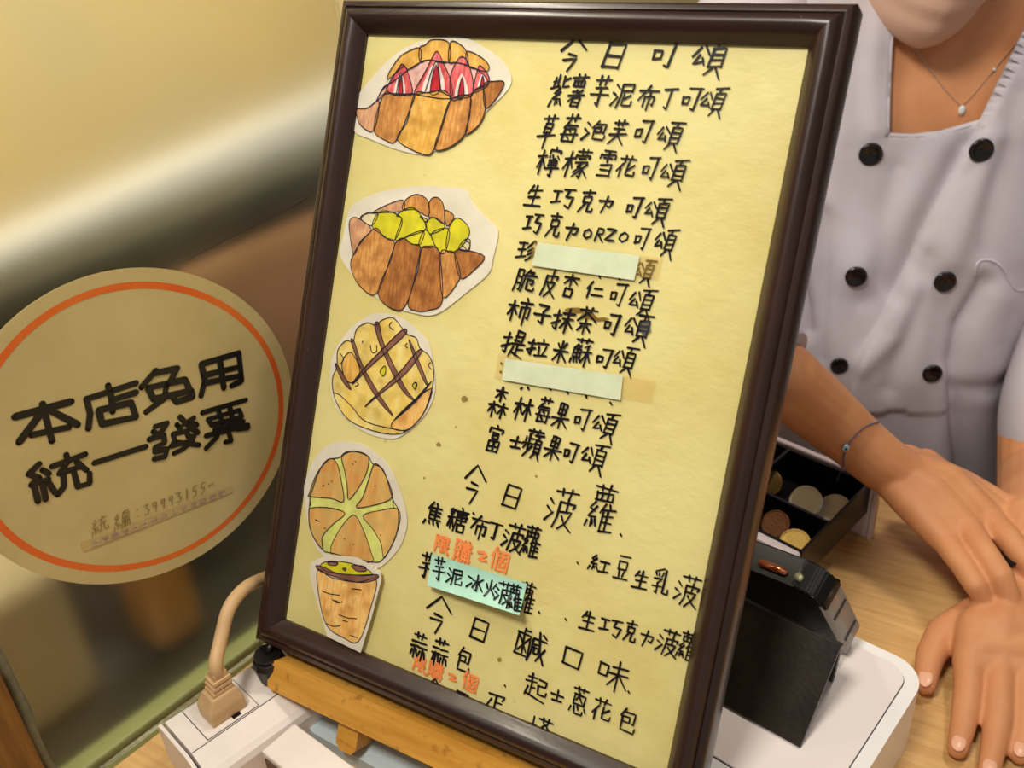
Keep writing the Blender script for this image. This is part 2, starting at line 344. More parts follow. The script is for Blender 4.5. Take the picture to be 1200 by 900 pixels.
# stroke dictionary of the handwriting, each character in a 100 x 100 cell, y down
CD = {
'mu': "0,28 100,22|50,0 48,100|48,30 5,72|52,30 95,65", 'cao': "0,50 100,42|30,5 33,92|70,0 64,90",
'shui': "25,5 75,22|5,40 50,52|0,98 85,60",
'mi4': "55,0 20,22 60,28|70,15 15,52 75,48|45,52 45,84|15,65 5,90|55,62 62,74|78,60 92,80",
'ye': "5,5 95,0|48,4 38,20|22,22 20,76|22,22 80,20 78,76|22,38 78,38|22,56 78,56|20,75 78,74|38,78 8,100|58,78 92,110",
'gong': "38,5 5,50|62,0 98,45|45,45 15,88 75,80|68,62 88,98",
'今': "0,42 48,0 100,36|34,50 66,54|20,68 70,66 50,104", '日': "14,5 5,95|14,5 92,8 84,98|10,50 80,52|5,93 84,96",
'口': "8,5 5,90|8,5 95,10 88,96|5,88 88,92", '可': "30,8 98,5|88,6 78,98 64,90|8,45 12,75|8,45 42,42 40,72|12,72 40,70",
'zhe': "25,50 75,48|50,40 50,62|5,65 95,62|80,42 15,92", 'wang4': "15,10 15,90|15,10 85,5 83,90|38,10 38,88|62,8 62,88|15,90 84,88",
'芋': "20,42 80,38|0,62 100,58|50,40 52,98 35,88", 'ni': "12,8 90,5 88,32|12,32 88,30|12,8 10,60 0,98|38,44 36,88 98,86 98,68|86,46 38,64",
'布': "5,22 95,18|48,0 8,62|35,45 35,85|35,45 85,42 83,80 74,76|60,28 58,102", '丁': "5,10 95,5|55,8 52,95 30,85",
'shi2': "0,70 100,62|50,52 48,112", 'mei': "30,28 8,45|25,38 85,35|22,48 15,90|22,48 82,45 78,92 68,88|0,68 100,65|15,90 80,88|45,52 52,60|42,74 50,82",
'bao': "35,0 8,35|28,15 92,12 88,60 75,55|22,35 65,32 63,55|25,55 63,54|22,35 20,90 98,90 98,72", 'fu': "20,38 82,35|0,62 100,57|50,35 45,65 5,100|50,62 92,100",
'ning': "50,0 50,8|12,10 10,20|12,10 92,10 88,20|20,28 15,36|35,25 45,38 65,36|75,26 85,36|22,45 22,60|22,45 80,45 78,60|42,45 42,60|60,45 60,60|22,60 78,60|0,70 100,68|52,70 52,100 38,92",
'meng': "10,22 8,32|10,22 92,22 88,32|30,33 70,33|15,45 85,43|50,45 28,62|42,52 60,72 55,98 42,92|48,62 15,78|52,72 12,92|85,50 60,65|60,65 98,92",
'雪': "20,5 80,3|8,18 5,32|8,18 92,18 90,30|50,5 50,45|25,28 38,30|62,28 75,29|20,55 80,53 80,95|25,73 80,72|15,95 85,93",
'hua': "32,35 5,70|22,55 22,98|90,40 55,65|58,32 56,85 98,85 98,68", '生': "30,5 8,38|22,25 90,22|52,0 50,92|18,55 85,52|0,95 100,90",
'巧': "0,20 38,17|20,20 20,72|0,78 42,68|50,10 98,6|72,8 62,42 95,42 85,95 65,85", '克': "10,15 90,12|50,0 50,28|25,30 25,55|25,30 78,28 75,53|25,55 75,53|40,58 5,98|62,56 62,92 98,92 98,78",
'力': "5,30 92,25 80,62 62,58|50,0 45,45 30,98", 'O': "50,10 15,30 10,70 45,92 85,70 85,30 50,10", 'R': "20,95 25,10 75,12 75,42 25,50|40,50 90,95", 'Z': "10,12 88,10 12,90 92,88",
'珍': "0,15 40,12|2,48 38,45|20,14 20,80|0,88 42,75|70,0 42,38|70,0 100,32|75,32 50,55|80,50 52,72|85,68 48,98",
'脆': "8,5 5,70 0,98|8,5 32,5 30,95 22,90|8,35 30,35|8,62 30,62|62,0 42,28|58,12 85,10 75,25|42,28 100,26|48,28 42,75 35,98|60,42 60,88 98,88 98,78|60,42 88,42 86,62 76,60",
'皮': "15,18 92,15 85,30|15,18 12,65 0,98|52,0 52,45|22,45 82,42 60,75 25,100|35,55 60,80 98,100",
'仁': "28,0 5,45|18,30 18,95|45,35 85,32|38,75 98,72", 'shi4': "72,0 75,12|48,22 98,20|55,38 54,75|55,38 92,36 90,75 82,70|73,20 72,102",
'子': "20,8 80,8 50,38|50,35 55,92 35,82|0,52 98,48", 'shou': "0,30 90,24|50,5 52,90 20,80|0,68 90,50", 'mo': "5,22 98,18|12,42 95,40|50,0 48,98|48,45 5,80|52,45 98,75",
'cha': "50,20 5,55|50,20 98,50|22,62 80,60|50,45 50,100|35,70 18,90|62,70 82,88", 'ti': "5,50 98,47|50,50 48,92|50,70 92,66|22,60 0,98|18,82 98,98",
'li': "50,0 54,14|8,25 98,22|25,40 32,78|82,35 68,78|0,90 100,84", '米': "20,10 35,32|80,5 62,30|0,45 100,42|50,0 50,100|45,48 8,90|55,48 98,88",
'su': "25,22 8,38|20,28 42,28 35,38|8,40 8,68|8,40 46,40 45,68|27,40 27,68|8,54 45,54|8,68 45,68|5,78 0,90|18,76 20,88|32,76 36,88|45,74 52,86|85,22 60,32|55,48 100,45|78,30 78,100|76,50 56,82|80,50 100,78",
'guo': "50,0 50,102|0,62 100,58|48,62 8,95|52,62 95,92", '富': "50,0 52,8|8,14 5,28|8,14 95,14 88,26|30,30 70,29|32,38 32,52|32,38 70,38 68,52|32,52 68,52|18,62 16,98|18,62 85,60 83,98|50,62 50,97|18,80 83,79|17,97 83,96",
'士': "5,40 95,36|50,0 50,88|18,90 85,86", 'bu': "25,20 25,50|25,34 48,33|10,30 10,50|0,52 50,50|25,52 25,75|12,60 5,70|45,60 12,98",
'zhui': "30,0 5,35|22,20 22,98|55,0 62,14|22,22 98,18|24,45 92,42|24,68 92,66|22,97 100,94|58,20 57,96",
'焦': "40,0 15,30|30,20 30,68|60,2 65,12|30,20 95,18|32,35 90,34|32,50 90,49|30,67 98,66|62,20 62,66|10,82 3,98|32,80 38,92|55,80 62,92|78,78 90,94",
'tang': "45,0 52,10|8,16 100,12|16,16 14,60 0,100|28,28 90,25 88,48|20,38 100,36|28,50 92,48|55,15 55,62|32,68 32,95|32,68 90,65 88,95|32,95 88,94",
'限': "8,5 5,98|8,5 35,5 20,35 38,60 15,65|50,5 85,5 82,45|50,25 82,25|50,45 82,45|50,5 48,95 68,85|62,50 98,98|90,55 70,68",
'購': "8,5 8,70|8,5 35,5 33,70|8,28 34,28|8,48 34,48|8,70 34,70|12,75 0,98|30,75 40,95|45,15 98,12|58,2 58,32|80,0 80,32|48,25 95,24|42,38 100,36|52,48 50,98|52,48 92,46 90,98|72,38 72,90|52,62 90,61|42,78 100,76",
'2': "10,20 60,5 85,25 20,90 95,80", '個': "25,0 5,40|16,28 16,98|38,12 36,98|38,12 95,12 93,98|36,97 93,96|48,35 85,33|66,20 66,52|52,55 52,80|52,55 80,54 78,80|52,80 78,79",
'冰': "5,20 30,30|0,85 30,55|62,0 62,98 50,90|38,38 58,36 36,80|95,20 68,42|66,42 98,88", '火': "15,25 25,50|90,15 70,45|50,0 45,50 5,100|50,50 95,98",
'gongr': "5,20 95,16|50,18 48,82|0,88 100,82", '豆': "20,5 90,3|25,25 25,55|25,25 80,25 78,55|25,55 78,54|35,62 40,82|68,60 62,80|5,92 98,90",
'乳': "55,0 5,15|8,22 14,32|28,20 32,30|55,16 45,32|5,42 52,40 30,58|30,55 32,95 18,88|0,72 58,65|70,5 70,88 100,90 98,70",
'鹹': "28,0 28,18|28,8 45,6|8,20 6,90|8,20 50,20 48,90|6,90 48,90|12,30 42,80|42,30 12,80|28,22 28,88|58,25 100,22|58,25 56,70 48,100|62,42 78,41|64,52 64,70|64,52 80,51 78,70|64,70 78,69|75,0 82,60 100,98|98,50 75,95|88,2 98,14",
'wei': "15,25 95,20|5,48 100,43|52,0 48,100|48,48 5,85|54,46 102,82", 'shi5': "5,10 90,6|0,35 100,32|50,34 50,98|22,52 5,85|75,50 95,82",
'包': "35,0 8,35|28,15 92,12 88,60 75,55|22,35 65,32 63,55|25,55 63,54|22,35 20,90 98,90 98,72",
'蛋': "20,5 90,3 80,15|52,5 50,45|52,24 78,22|30,18 8,48|20,42 95,50", '起': "10,15 48,12|28,0 28,32|0,34 52,30|28,34 28,85|28,55 48,52|15,55 5,90|8,80 98,100|60,15 92,13 90,38|60,38 90,37|60,38 60,70 98,72 98,58",
'cong': "45,20 40,28|20,28 18,62|20,28 80,27 78,62|18,62 78,61|48,30 30,48|50,38 65,55|8,75 2,92|25,72 30,95 75,95 78,82|45,70 52,80|85,70 95,84",
'ta': "0,40 32,36|16,10 16,80|0,88 36,76|70,25 38,55|70,25 102,52|55,55 85,54|52,66 52,96|52,66 90,65 88,96|52,96 88,95",
'xuan': "50,0 50,12|10,16 92,12|45,18 15,45 80,42|30,50 25,75 5,98|58,48 60,90 98,88 98,72", 'bian': "50,2 20,8 90,6|20,18 88,16 86,32|20,34 86,33|20,18 18,60 2,98|32,45 30,98|32,45 92,43 90,98|50,45 50,95|70,45 70,95|32,68 90,66",
'.': "40,40 60,60", ':': "50,20 52,30|48,75 50,85", '3': "15,10 75,8 45,42 85,62 60,92 10,85", '9': "75,20 30,15 25,45 70,45 75,20 60,98", '1': "50,5 45,98", '5': "80,8 30,8 25,42 70,50 60,90 15,92", '-': "10,50 90,45",
}
COMP = {
'頌': [('gong', 0, 18, 46, 74), ('ye', 42, 0, 100, 100)],
'紫': [('zi', 0, 0, 100, 45), ('mi4', 12, 42, 85, 104)], '薯': [('cao', 10, 0, 90, 20), ('wang4', 10, 20, 90, 38), ('zhe', 5, 22, 95, 90), ('日', 32, 70, 78, 102)],
'芋': [('cao', 10, 0, 90, 32), ('芋', 0, 0, 100, 100)], '泥': [('shui', 0, 5, 34, 92), ('ni', 32, 2, 100, 100)],
'草': [('cao', 10, 0, 90, 26), ('日', 26, 28, 76, 62), ('shi2', 0, 10, 100, 102)], '莓': [('cao', 10, 0, 90, 26), ('mei', 0, 0, 100, 104)],
'泡': [('shui', 0, 5, 32, 95), ('bao', 32, 0, 100, 96)], '芙': [('cao', 10, 0, 90, 26), ('fu', 0, 0, 100, 100)],
'檸': [('mu', 0, 12, 38, 96), ('ning', 38, 0, 100, 100)], '檬': [('mu', 0, 10, 38, 98), ('cao', 42, 0, 96, 16), ('meng', 36, 0, 100, 100)],
'花': [('cao', 10, 0, 90, 28), ('hua', 0, 0, 100, 100)], '杏': [('mu', 8, 0, 92, 56), ('口', 25, 62, 75, 100)],
'柿': [('mu', 0, 15, 42, 92), ('shi4', 0, 0, 100, 100)], '抹': [('shou', 0, 5, 42, 98), ('mo', 40, 0, 100, 100)], '茶': [('cao', 8, 0, 92, 22), ('cha', 0, 0, 100, 100)],
'提': [('shou', 0, 5, 40, 98), ('日', 50, 0, 90, 40), ('ti', 38, 0, 100, 100)], '拉': [('shou', 0, 5, 42, 98), ('li', 42, 0, 100, 98)],
'蘇': [('cao', 8, 0, 92, 18), ('su', 0, 0, 100, 100)], '森': [('mu', 22, 0, 80, 46), ('mu', 0, 48, 48, 100), ('mu', 52, 48, 100, 100)],
'林': [('mu', 0, 0, 48, 100), ('mu', 50, 0, 100, 100)], '果': [('日', 25, 0, 78, 48), ('guo', 0, 0, 100, 100)],
'蘋': [('cao', 12, 0, 88, 16), ('bu', 0, 0, 100, 100), ('ye', 50, 18, 100, 98)], '菠': [('cao', 20, 0, 96, 20), ('shui', 0, 28, 30, 90), ('皮', 32, 22, 100, 100)],
'蘿': [('cao', 12, 0, 88, 16), ('wang4', 8, 18, 92, 36), ('mi4', 0, 42, 44, 104), ('zhui', 44, 40, 100, 100)], '糖': [('米', 0, 10, 36, 92), ('tang', 36, 0, 100, 100)],
'紅': [('mi4', 0, 5, 50, 100), ('gongr', 52, 12, 100, 92)], '味': [('口', 0, 22, 36, 66), ('wei', 36, 0, 100, 104)],
'蒜': [('cao', 10, 0, 90, 24), ('shi5', 0, 30, 48, 100), ('shi5', 50, 30, 100, 102)], '蔥': [('cao', 8, 0, 92, 20), ('cong', 0, 0, 100, 100)],
'塔': [('cao', 42, 0, 100, 22), ('ta', 0, 0, 100, 100)], '統': [('mi4', 0, 0, 45, 100), ('xuan', 42, 0, 100, 100)], '編': [('mi4', 0, 0, 45, 100), ('bian', 45, 0, 100, 100)],
}
CD['zi'] = "15,15 15,85|10,50 26,45|34,0 36,85|2,95 48,78|62,5 64,78 95,70|62,38 92,18"
CACHE = {}
def glyph(ch):
    if ch in CACHE: return CACHE[ch]
    out = []
    if ch in COMP:
        for k, x0, y0, x1, y1 in COMP[ch]:
            for st in parse(CD[k]): out.append([(x0 + (x1 - x0) * x / 100, y0 + (y1 - y0) * y / 100) for x, y in st])
    else: out = parse(CD[ch])
    CACHE[ch] = out; return out
def write_line(name, items, m, wpx, parent, P, un, rx=FU, ry=None, h=0.0, slant=0.10, rot=0.0, jit=2.2, scale_px=None):
    """items: (character, centre x, centre y, width, height) in photo pixels; laid down on the plane as real ink"""
    V, F = [], []
    ry = ry if ry is not None else FV
    c0 = items[0]
    for (ch, cx, cy, w, hh) in items:
        c = atpl(cx, cy, P + un * h, un)
        ex = atpl(cx + 10, cy, P + un * h, un) - c; ey = atpl(cx, cy + 10, P + un * h, un) - c
        sx = ex.length / 10; sy = ey.length / 10
        ca, sa = math.cos(rot), math.sin(rot)
        ax = rx * ca + ry * sa; ay = -(ry * ca - rx * sa)
        for st in glyph(ch):
            pts = []
            for x, y in st:
                x += random.uniform(-jit, jit); y += random.uniform(-jit, jit)
                u = (x - 50) / 100 * w * sx; v = (y - 50) / 100 * hh * sy
                pts.append(c + ax * (u - slant * v) + ay * v)
            if len(pts) > 2 :
                q = []
                for a, b in zip(pts, pts[1:]): q += [a, a.lerp(b, 0.3), a.lerp(b, 0.7)]
                q.append(pts[-1]); pts = q
            ribbon(V, F, pts, 1.14 * wpx * sx * random.uniform(0.88, 1.1), None, un, taper=0.22)
    return mesh_obj(name, V, F, m, parent)
M_pencil = mat('faint_pencil', (150, 122, 70), 0.6)
tl = [(c, 112 + k * 13, 0, 13, 15) for k, c in enumerate('統編')]
its = [('統', 117, 616, 19, 19), ('編', 143, 610, 19, 19), (':', 161, 601, 8, 14)]
for k, c in enumerate('39993155-'): its.append((c, 172 + k * 9.4, 597 - k * 3.6, 8, 13))
write_line('handwritten_number', its, M_pencil, 1.0, stk, G0, GF, rx=GD, ry=Z, h=0.0008, slant=0.2, rot=0.0)
V, F = [], []
M_lav = mat('faded_violet_print', (168, 142, 128), 0.5, col2=(196, 176, 142), vscale=160, ramp=(0.45, 0.55))
M_ltape = mat('yellowed_label_strip', (196, 172, 112), 0.35)
V = [atpl(x, y, G0 + GF * 0.0008, GF) for x, y in ((95, 637), (271, 569), (273, 577), (98, 647))]
lb = mesh_obj('label_strip', V, [(0, 1, 2, 3)], M_ltape, stk)
V, F = [], []
for k in range(14):
    x0 = 108 + k * 11.4; y0 = 635.5 - k * 4.45
    for (a, b, c, d) in ((0, 0, 8, -3), (0, 4, 8, 1), (1, -1, 1, 6), (7, -3, 7, 4)):
        p, q = (atpl(x0 + a, y0 + b, G0 + GF * 0.0009, GF), atpl(x0 + c, y0 + d, G0 + GF * 0.0009, GF)); ribbon(V, F, [p, q], 0.0009, None, GF, caps=False)
mesh_obj('printed_text', V, F, M_lav, stk)
# the hairline scratch on the glass
V, F = [], []
p = [pg(222 + 14 * k, 303 - 7.2 * k + random.uniform(-1.2, 1.2)) + GF * 0.0003 for k in range(11)]
ribbon(V, F, p, 0.0006, None, GF); 
mesh_obj('scratch_line', V, F, mat('dark_scratch', (70, 55, 45), 0.6), gp)
# behind the glass: invented shapes whose colours stand in for its blurred reflections
ctx = empty_frame('glass_backdrop', pg(150, 500, 0.34), GD, Z, GN, 'made-up backdrop giving the blurred colours in the hazy glass partition', 'backdrop')
M_backdrop = mat('cream_backdrop', (222, 198, 134), 0.6, 0.3, col2=(196, 184, 150), vscale=4)
def quadbox(name, pxs, off, th, m, parent):
    """slab of thickness th standing behind the glass with its front face on the given outline"""
    pts = [pg(x, y, off) for x, y in pxs]; pts2 = [((p - G0).dot(GD), max(p.z, 0.005)) for p in pts]
    bm = bmesh.new(); prism(bm, pts2, G0, GD, Z, GN, off, off + th)
    return bm_obj(name, bm, m, parent)
quadbox('back_panel', [(-500, -500), (900, -500), (900, 420), (-500, 1300)], 0.34, 0.02, M_backdrop, ctx)
quadbox('white_blur_band', [(-200, 380), (600, 22), (600, 82), (-200, 440)], 0.20, 0.03, mat('band_white', (246, 248, 252), 0.3), ctx)
quadbox('dark_blur_band', [(-200, 432), (600, 92), (600, 150), (-200, 490)], 0.12, 0.05, mat('band_dark_green', (44, 50, 44), 0.4), ctx)
quadbox('salmon_blur_band', [(-200, 500), (600, 160), (600, 600), (-200, 940)], 0.25, 0.02, mat('band_salmon', (240, 182, 148), 0.5, col2=(236, 190, 140), vscale=8), ctx)
def backdrop_box(name, s0, s1, o0, o1, z0, z1, m, bev=0.0, par=None):
    return box_obj(name, G0 + GD * (s0 + s1) / 2 + GN * (o0 + o1) / 2 + Z * (z0 + z1) / 2, GD, GN, Z, (s1 - s0) / 2, (o1 - o0) / 2, (z1 - z0) / 2, m, par, bev)
backdrop_box('dark_blur_floor', -0.25, 0.40, 0.022, 0.33, 0.001, 0.005, mat('backdrop_dark_olive', (52, 49, 36), 0.5), 0, ctx)
backdrop_box('strip_reflection', -0.25, 0.40, 0.008, 0.022, 0.001, 0.008, mat('pale_green_reflection', (176, 186, 128), 0.4), 0.002, ctx)  # pale slab standing in for the power strip's reflection in the glass
backdrop_box('low_dark_band', 0.005, 0.40, 0.10, 0.11, 0.005, 0.085, mat('dark_grey_olive', (70, 70, 58), 0.5), 0, ctx)
o = backdrop_box('cream_blur_block', -0.12, -0.005, 0.055, 0.13, 0.006, 0.115, mat('backdrop_cream', (200, 184, 150), 0.6, col2=(214, 190, 140), vscale=12), 0.01)  # invented block, gives the beige blur low in the pane
tag(o, 'made-up cream block blurred behind the glass below the sticker, by the wooden post', 'box')
o = backdrop_box('orange_blur_block', 0.032, 0.072, 0.05, 0.09, 0.006, 0.098, mat('backdrop_orange', (222, 158, 70), 0.6), 0.01)  # invented block, gives the orange blur under the sticker
tag(o, 'small made-up orange block blurred behind the glass just under the sticker', 'box')
# ------------------------------------------------------------------ framed menu board
fm = empty_frame('framed_menu', F0 - FV * 0.193, FU, FV, FN, 'dark brown framed yellow menu with handwritten Chinese items and pastry drawings, leaning on the easel', 'menu board')
M_fr = [mat('dark_walnut_moulding', (54, 32, 26), 0.33, 0.5, col2=(30, 17, 14), vscale=60, stretch=st_, detail=8, coat=0.2, bump=0.25, bscale=90, bstretch=st_, rvar=0.08, speck=((120, 96, 82), 420, 0.765)) for st_ in ((0.08, 1, 1), (1, 0.08, 1))]
IW, IH, RW = 0.1248, 0.1763, 0.0178
PROF = [(0, -0.0125), (0, 0.0), (0.0010, 0.0012), (0.0030, 0.0042), (0.0055, 0.0066), (0.0078, 0.0076), (0.0098, 0.0074), (0.0116, 0.0062), (0.0128, 0.0044), (0.0132, 0.0040), (0.0138, 0.0046), (0.0160, 0.0042), (0.0170, 0.0034), (0.0178, 0.0016), (0.0178, -0.0125)]
def rail(a, b, oa, ob, M_frame):
    """a, b inner corners (u, v); oa, ob unit mitre directions"""
    V = []; n = 26
    for k in range(n + 1):
        t = k / n
        for d, h in PROF:
            pa = Vector((a[0] + oa[0] * d, a[1] + oa[1] * d)); pb = Vector((b[0] + ob[0] * d, b[1] + ob[1] * d)); p = pa.lerp(pb, t)
            V.append(F0 + FU * p.x + FV * p.y + FN * h)
    m = len(PROF); F = []
    for k in range(n):
        for i in range(m):
            j = (i + 1) % m; F.append((k * m + i, k * m + j, (k + 1) * m + j, (k + 1) * m + i))
    F.append(tuple(range(m))); F.append(tuple(range(n * m + m - 1, n * m - 1, -1)))
    o = mesh_obj('frame_rail', V, F, M_frame, fm)
    bm = bmesh.new(); bm.from_mesh(o.data); bmesh.ops.recalc_face_normals(bm, faces=bm.faces); bm.to_mesh(o.data); bm.free()
    for p in o.data.polygons: p.use_smooth = len(p.vertices) == 4
    o.data.set_sharp_from_angle(angle=math.radians(38)) if hasattr(o.data, 'set_sharp_from_angle') else None
    return o
c4 = [(-IW, IH), (IW, IH), (IW, -IH), (-IW, -IH)]; d4 = [(-1, 1), (1, 1), (1, -1), (-1, -1)]
for i in range(4): rail(c4[i], c4[(i + 1) % 4], d4[i], d4[(i + 1) % 4], M_fr[i % 2])
PO = F0 - FN * 0.002
def fbox(name, u0, u1, v0, v1, n0, n1, m, parent, bev=0):
    return box_obj(name, F0 + FU * (u0 + u1) / 2 + FV * (v0 + v1) / 2 + FN * (n0 + n1) / 2, FU, FV, FN, (u1 - u0) / 2, (v1 - v0) / 2, (n1 - n0) / 2, m, parent, bev)
# slightly cockled sheet
NX, NY = 60, 84; V, F = [], []
for j in range(NY + 1):
    for i in range(NX + 1):
        u = -IW - 0.003 + (2 * IW + 0.006) * i / NX; v = -IH - 0.003 + (2 * IH + 0.006) * j / NY
        h = -0.0022 + 0.00022 * noise.noise(Vector((u * 18, v * 26, 1.3))) - 0.0001
        V.append(F0 + FU * u + FV * v + FN * h)
for j in range(NY):
    for i in range(NX): a = j * (NX + 1) + i; F.append((a, a + 1, a + NX + 2, a + NX + 1))
paper = mesh_obj('menu_paper', V, F, M_paper, fm, True)
fbox('backing_board', -IW - 0.012, IW + 0.012, -IH - 0.012, IH + 0.012, -0.0122, -0.0030, mat('backing_card', (120, 90, 60), 0.8), fm)

def L(s, dx=0):   # "字 x y;..." with default size
    out = []
    for it in s.split(';'):
        p = it.split(); out.append((p[0], float(p[1]), float(p[2]), float(p[3]) if len(p) > 3 else 24, float(p[4]) if len(p) > 4 else 30))
    return out
WH = 0.0
lines = [
 ("今 671 63 29 38;日 720 65 24 30;可 779 62 30 34;頌 832 68 42 40", 2.7, 0.16),
 ("紫 655 107 21 37;薯 677 106 22 37;芋 704 107 22 36;泥 730 112 24 30;布 759 115 24 28;丁 784 116 17 26;可 810 116 22 28;頌 836 119 31 33", 2.3, 0.16),
 ("草 642 152 20 34;莓 669 151 20 34;泡 697 154 26 24;芙 725 155 19 28;可 754 154 20 28;頌 785 159 31 32", 2.3, 0.16),
 ("檸 643 190 26 34;檬 676 192 30 35;雪 711 192 21 32;花 734 196 22 26;可 762 197 18 28;頌 789 203 31 32", 2.2, 0.16),
 ("生 626 230 19 26;巧 660 232 26 24;克 688 236 17 28;力 710 240 18 20;可 743 243 18 26;頌 770 247 30 31", 2.3, 0.14),
 ("巧 625 262 20 25;克 650 264 16 29;力 670 272 17 20;O 689 274 11 13;R 703 275 13 18;Z 716 275 13 17;O 731 278 13 13;可 752 279 17 27;頌 780 284 26 32", 2.3, 0.14),
 ("珍 619 294 24 24", 2.2, 0.14), ("頌 755 318 24 28", 2.2, 0.14),
 ("脆 616 329 24 27;皮 645 333 17 30;杏 668 335 20 27;仁 697 341 22 21;可 724 345 18 28;頌 752 354 31 32", 2.3, 0.14),
 ("柿 609 364 28 32;子 636 369 20 26;抹 660 376 24 30;茶 687 376 23 32;可 717 380 18 26;頌 747 385 32 34", 2.5, 0.12),
 ("提 602 403 26 32;拉 630 408 24 23;米 657 413 17 26;蘇 682 413 23 33;可 708 420 18 24;頌 732 422 28 32", 2.3, 0.12),
 ("森 585 472 22 36;林 613 480 21 26;莓 638 481 17 32;果 658 487 19 30;可 682 491 18 27;頌 709 499 30 32", 2.4, 0.12),
 ("富 580 514 18 32;士 605 519 16 15;蘋 625 520 23 34;果 649 525 20 28;可 669 530 16 24;頌 696 536 31 34", 2.4, 0.12),
 ("今 556 567 24 44;日 600 582 20 28;菠 658 596 34 50;蘿 706 595 32 56;. 728 627 7 7", 2.3, 0.08),
 ("焦 508 603 20 28;糖 536 609 22 30;布 562 618 22 28;丁 580 623 15 22;菠 602 630 24 34;蘿 623 634 21 36;. 555 602 5 5", 2.4, 0.08),
 (". 677 660 6 6;紅 702 662 24 22;豆 729 666 17 31;生 751 680 17 22;乳 775 682 19 32;菠 806 692 28 38", 2.2, 0.06),
 ("芋 500 663 16 32", 2.2, 0.06), ("蘿 617 700 20 36;. 632 718 5 5", 2.2, 0.06), (". 663 726 8 8;生 689 728 17 23;巧 716 735 25 22;克 739 740 14 26;力 758 749 17 20;菠 783 753 25 32;蘿 806 757 22 34", 2.2, 0.06),
 ("今 514 720 28 42;日 562 738 20 26;鹹 621 756 36 36;口 671 771 22 24;味 718 790 34 36;. 737 811 6 6", 2.3, 0.04),
 ("蒜 491 757 18 32;蒜 516 765 18 34;包 543 774 16 30", 2.1, 0.04), (". 592 804 5 5;起 628 806 26 30;士 653 816 16 14;蔥 679 822 20 34;花 705 832 22 28;包 735 845 20 30", 2.1, 0.04),
 ("今 508 812 20 34;日 540 822 16 24;蛋 578 834 26 44;塔 632 856 26 34;- 616 848 8 8", 2.1, 0.04),
]
lines += [(". 651 316 6 8;. 703 325 6 8;. 726 327 6 6", 2.2, 0.1), (". 588 426 6 2;. 587 436 5 2", 2.4, 0.1), (". 611 455 8 -8;. 619 455 8 8;. 645 456 6 4;. 665 460 9 9;. 687 465 6 10;. 716 473 12 10", 2.4, 0.1)]
for s_, w_, sl in lines:
    write_line('handwritten_line', L(s_), M_ink, w_, paper, PO, FN, h=0.00022, slant=sl)
ol = [("限 518.5 638 17 20;購 542 647 20 28;2 565 652 13 12;個 586 656 22 26", 2.6), ("限 492 779 15 18;購 510 786 17 20;2 530 794 11 8;個 551 799 18 22", 2.4)]
for s_, w_ in ol:
    o = write_line('handwritten_line', L(s_), M_orange, w_, paper, PO, FN, h=0.0003, slant=0.05); tag(o, 'orange handwritten limit note')

# paper strips, tape, note
def plq(name, pxs, h, th, m, parent, curl=0.0):
    pts = [atpl(x, y, F0 + FN * h, FN) - F0 for x, y in pxs]; p2 = [(p.dot(FU), p.dot(FV)) for p in pts]
    bm = bmesh.new(); prism(bm, p2, F0, FU, FV, FN, h - th, h)
    return bm_obj(name, bm, m, parent)
for tp, stp, sp_ in (([(626, 282), (777, 302), (770, 327), (620, 312)], [(630, 284), (750, 299.5), (743, 328.5), (623, 311)], 0),
                     ([(584, 414), (769, 446), (763, 472), (579, 443)], [(592, 420), (730, 440), (727, 469), (588, 445)], 1)):
    plq('clear_tape', tp, -0.0010, 0.00005, M_tape, fm)
    o = plq('paper_strip', stp, -0.0008, 0.0002, M_strip, fm); tag(o, ['pale green paper strip covering the seventh menu line', 'pale green paper strip covering the line above the forest berry item'][sp_])
# blue sticky note, lower edge curling off the sheet
V, F = [], []
cs = [(506, 649), (617.5, 684), (608.5, 721), (500.5, 686)]
nn = 10
for j in range(nn + 1):
    for i in range(nn + 1):
        s, t = i / nn, j / nn
        a = Vector(cs[0]).lerp(Vector(cs[1]), s); b = Vector(cs[3]).lerp(Vector(cs[2]), s); p = a.lerp(b, t)
        V.append(atpl(p.x, p.y, F0 + FN * (-0.0010 + 0.0090 * t ** 2.0 * (0.5 + 0.5 * s)), FN))
for j in range(nn):
    for i in range(nn): a = j * (nn + 1) + i; F.append((a, a + nn + 1, a + nn + 2, a + 1))
note = mesh_obj('sticky_note', V, F, M_note, fm, True); tag(note, 'pale blue sticky note with handwriting, lower edge curling up')
V, F = [], []
for ch, cx, cy, w, hh in L("芋 515 667 14 28;泥 533 676 18 20;冰 557 683 19 19;火 575 690 14 20;菠 590 695 20 26;蘿 603 700 17 30"):
    for st in glyph(ch):
        pts = []
        for x, y in st:
            px = cx + (x - 50) / 100 * w + (50 - y) / 100 * 3; py = cy + (y - 50) / 100 * hh + (x - 50) / 100 * w * 0.28
            q = Vector((px, py)); tt = max(0, min(1, (py - (649 + (px - 506) * 0.314)) / 37)); ss = (px - 506) / 111
            pts.append(atpl(px, py, F0 + FN * (-0.0010 + 0.0090 * tt ** 2.0 * (0.5 + 0.5 * ss) + 0.0003), FN))
        ribbon(V, F, pts, 2.3 * 0.00046, None, FN)
mesh_obj('handwritten_line', V, F, M_ink, note)
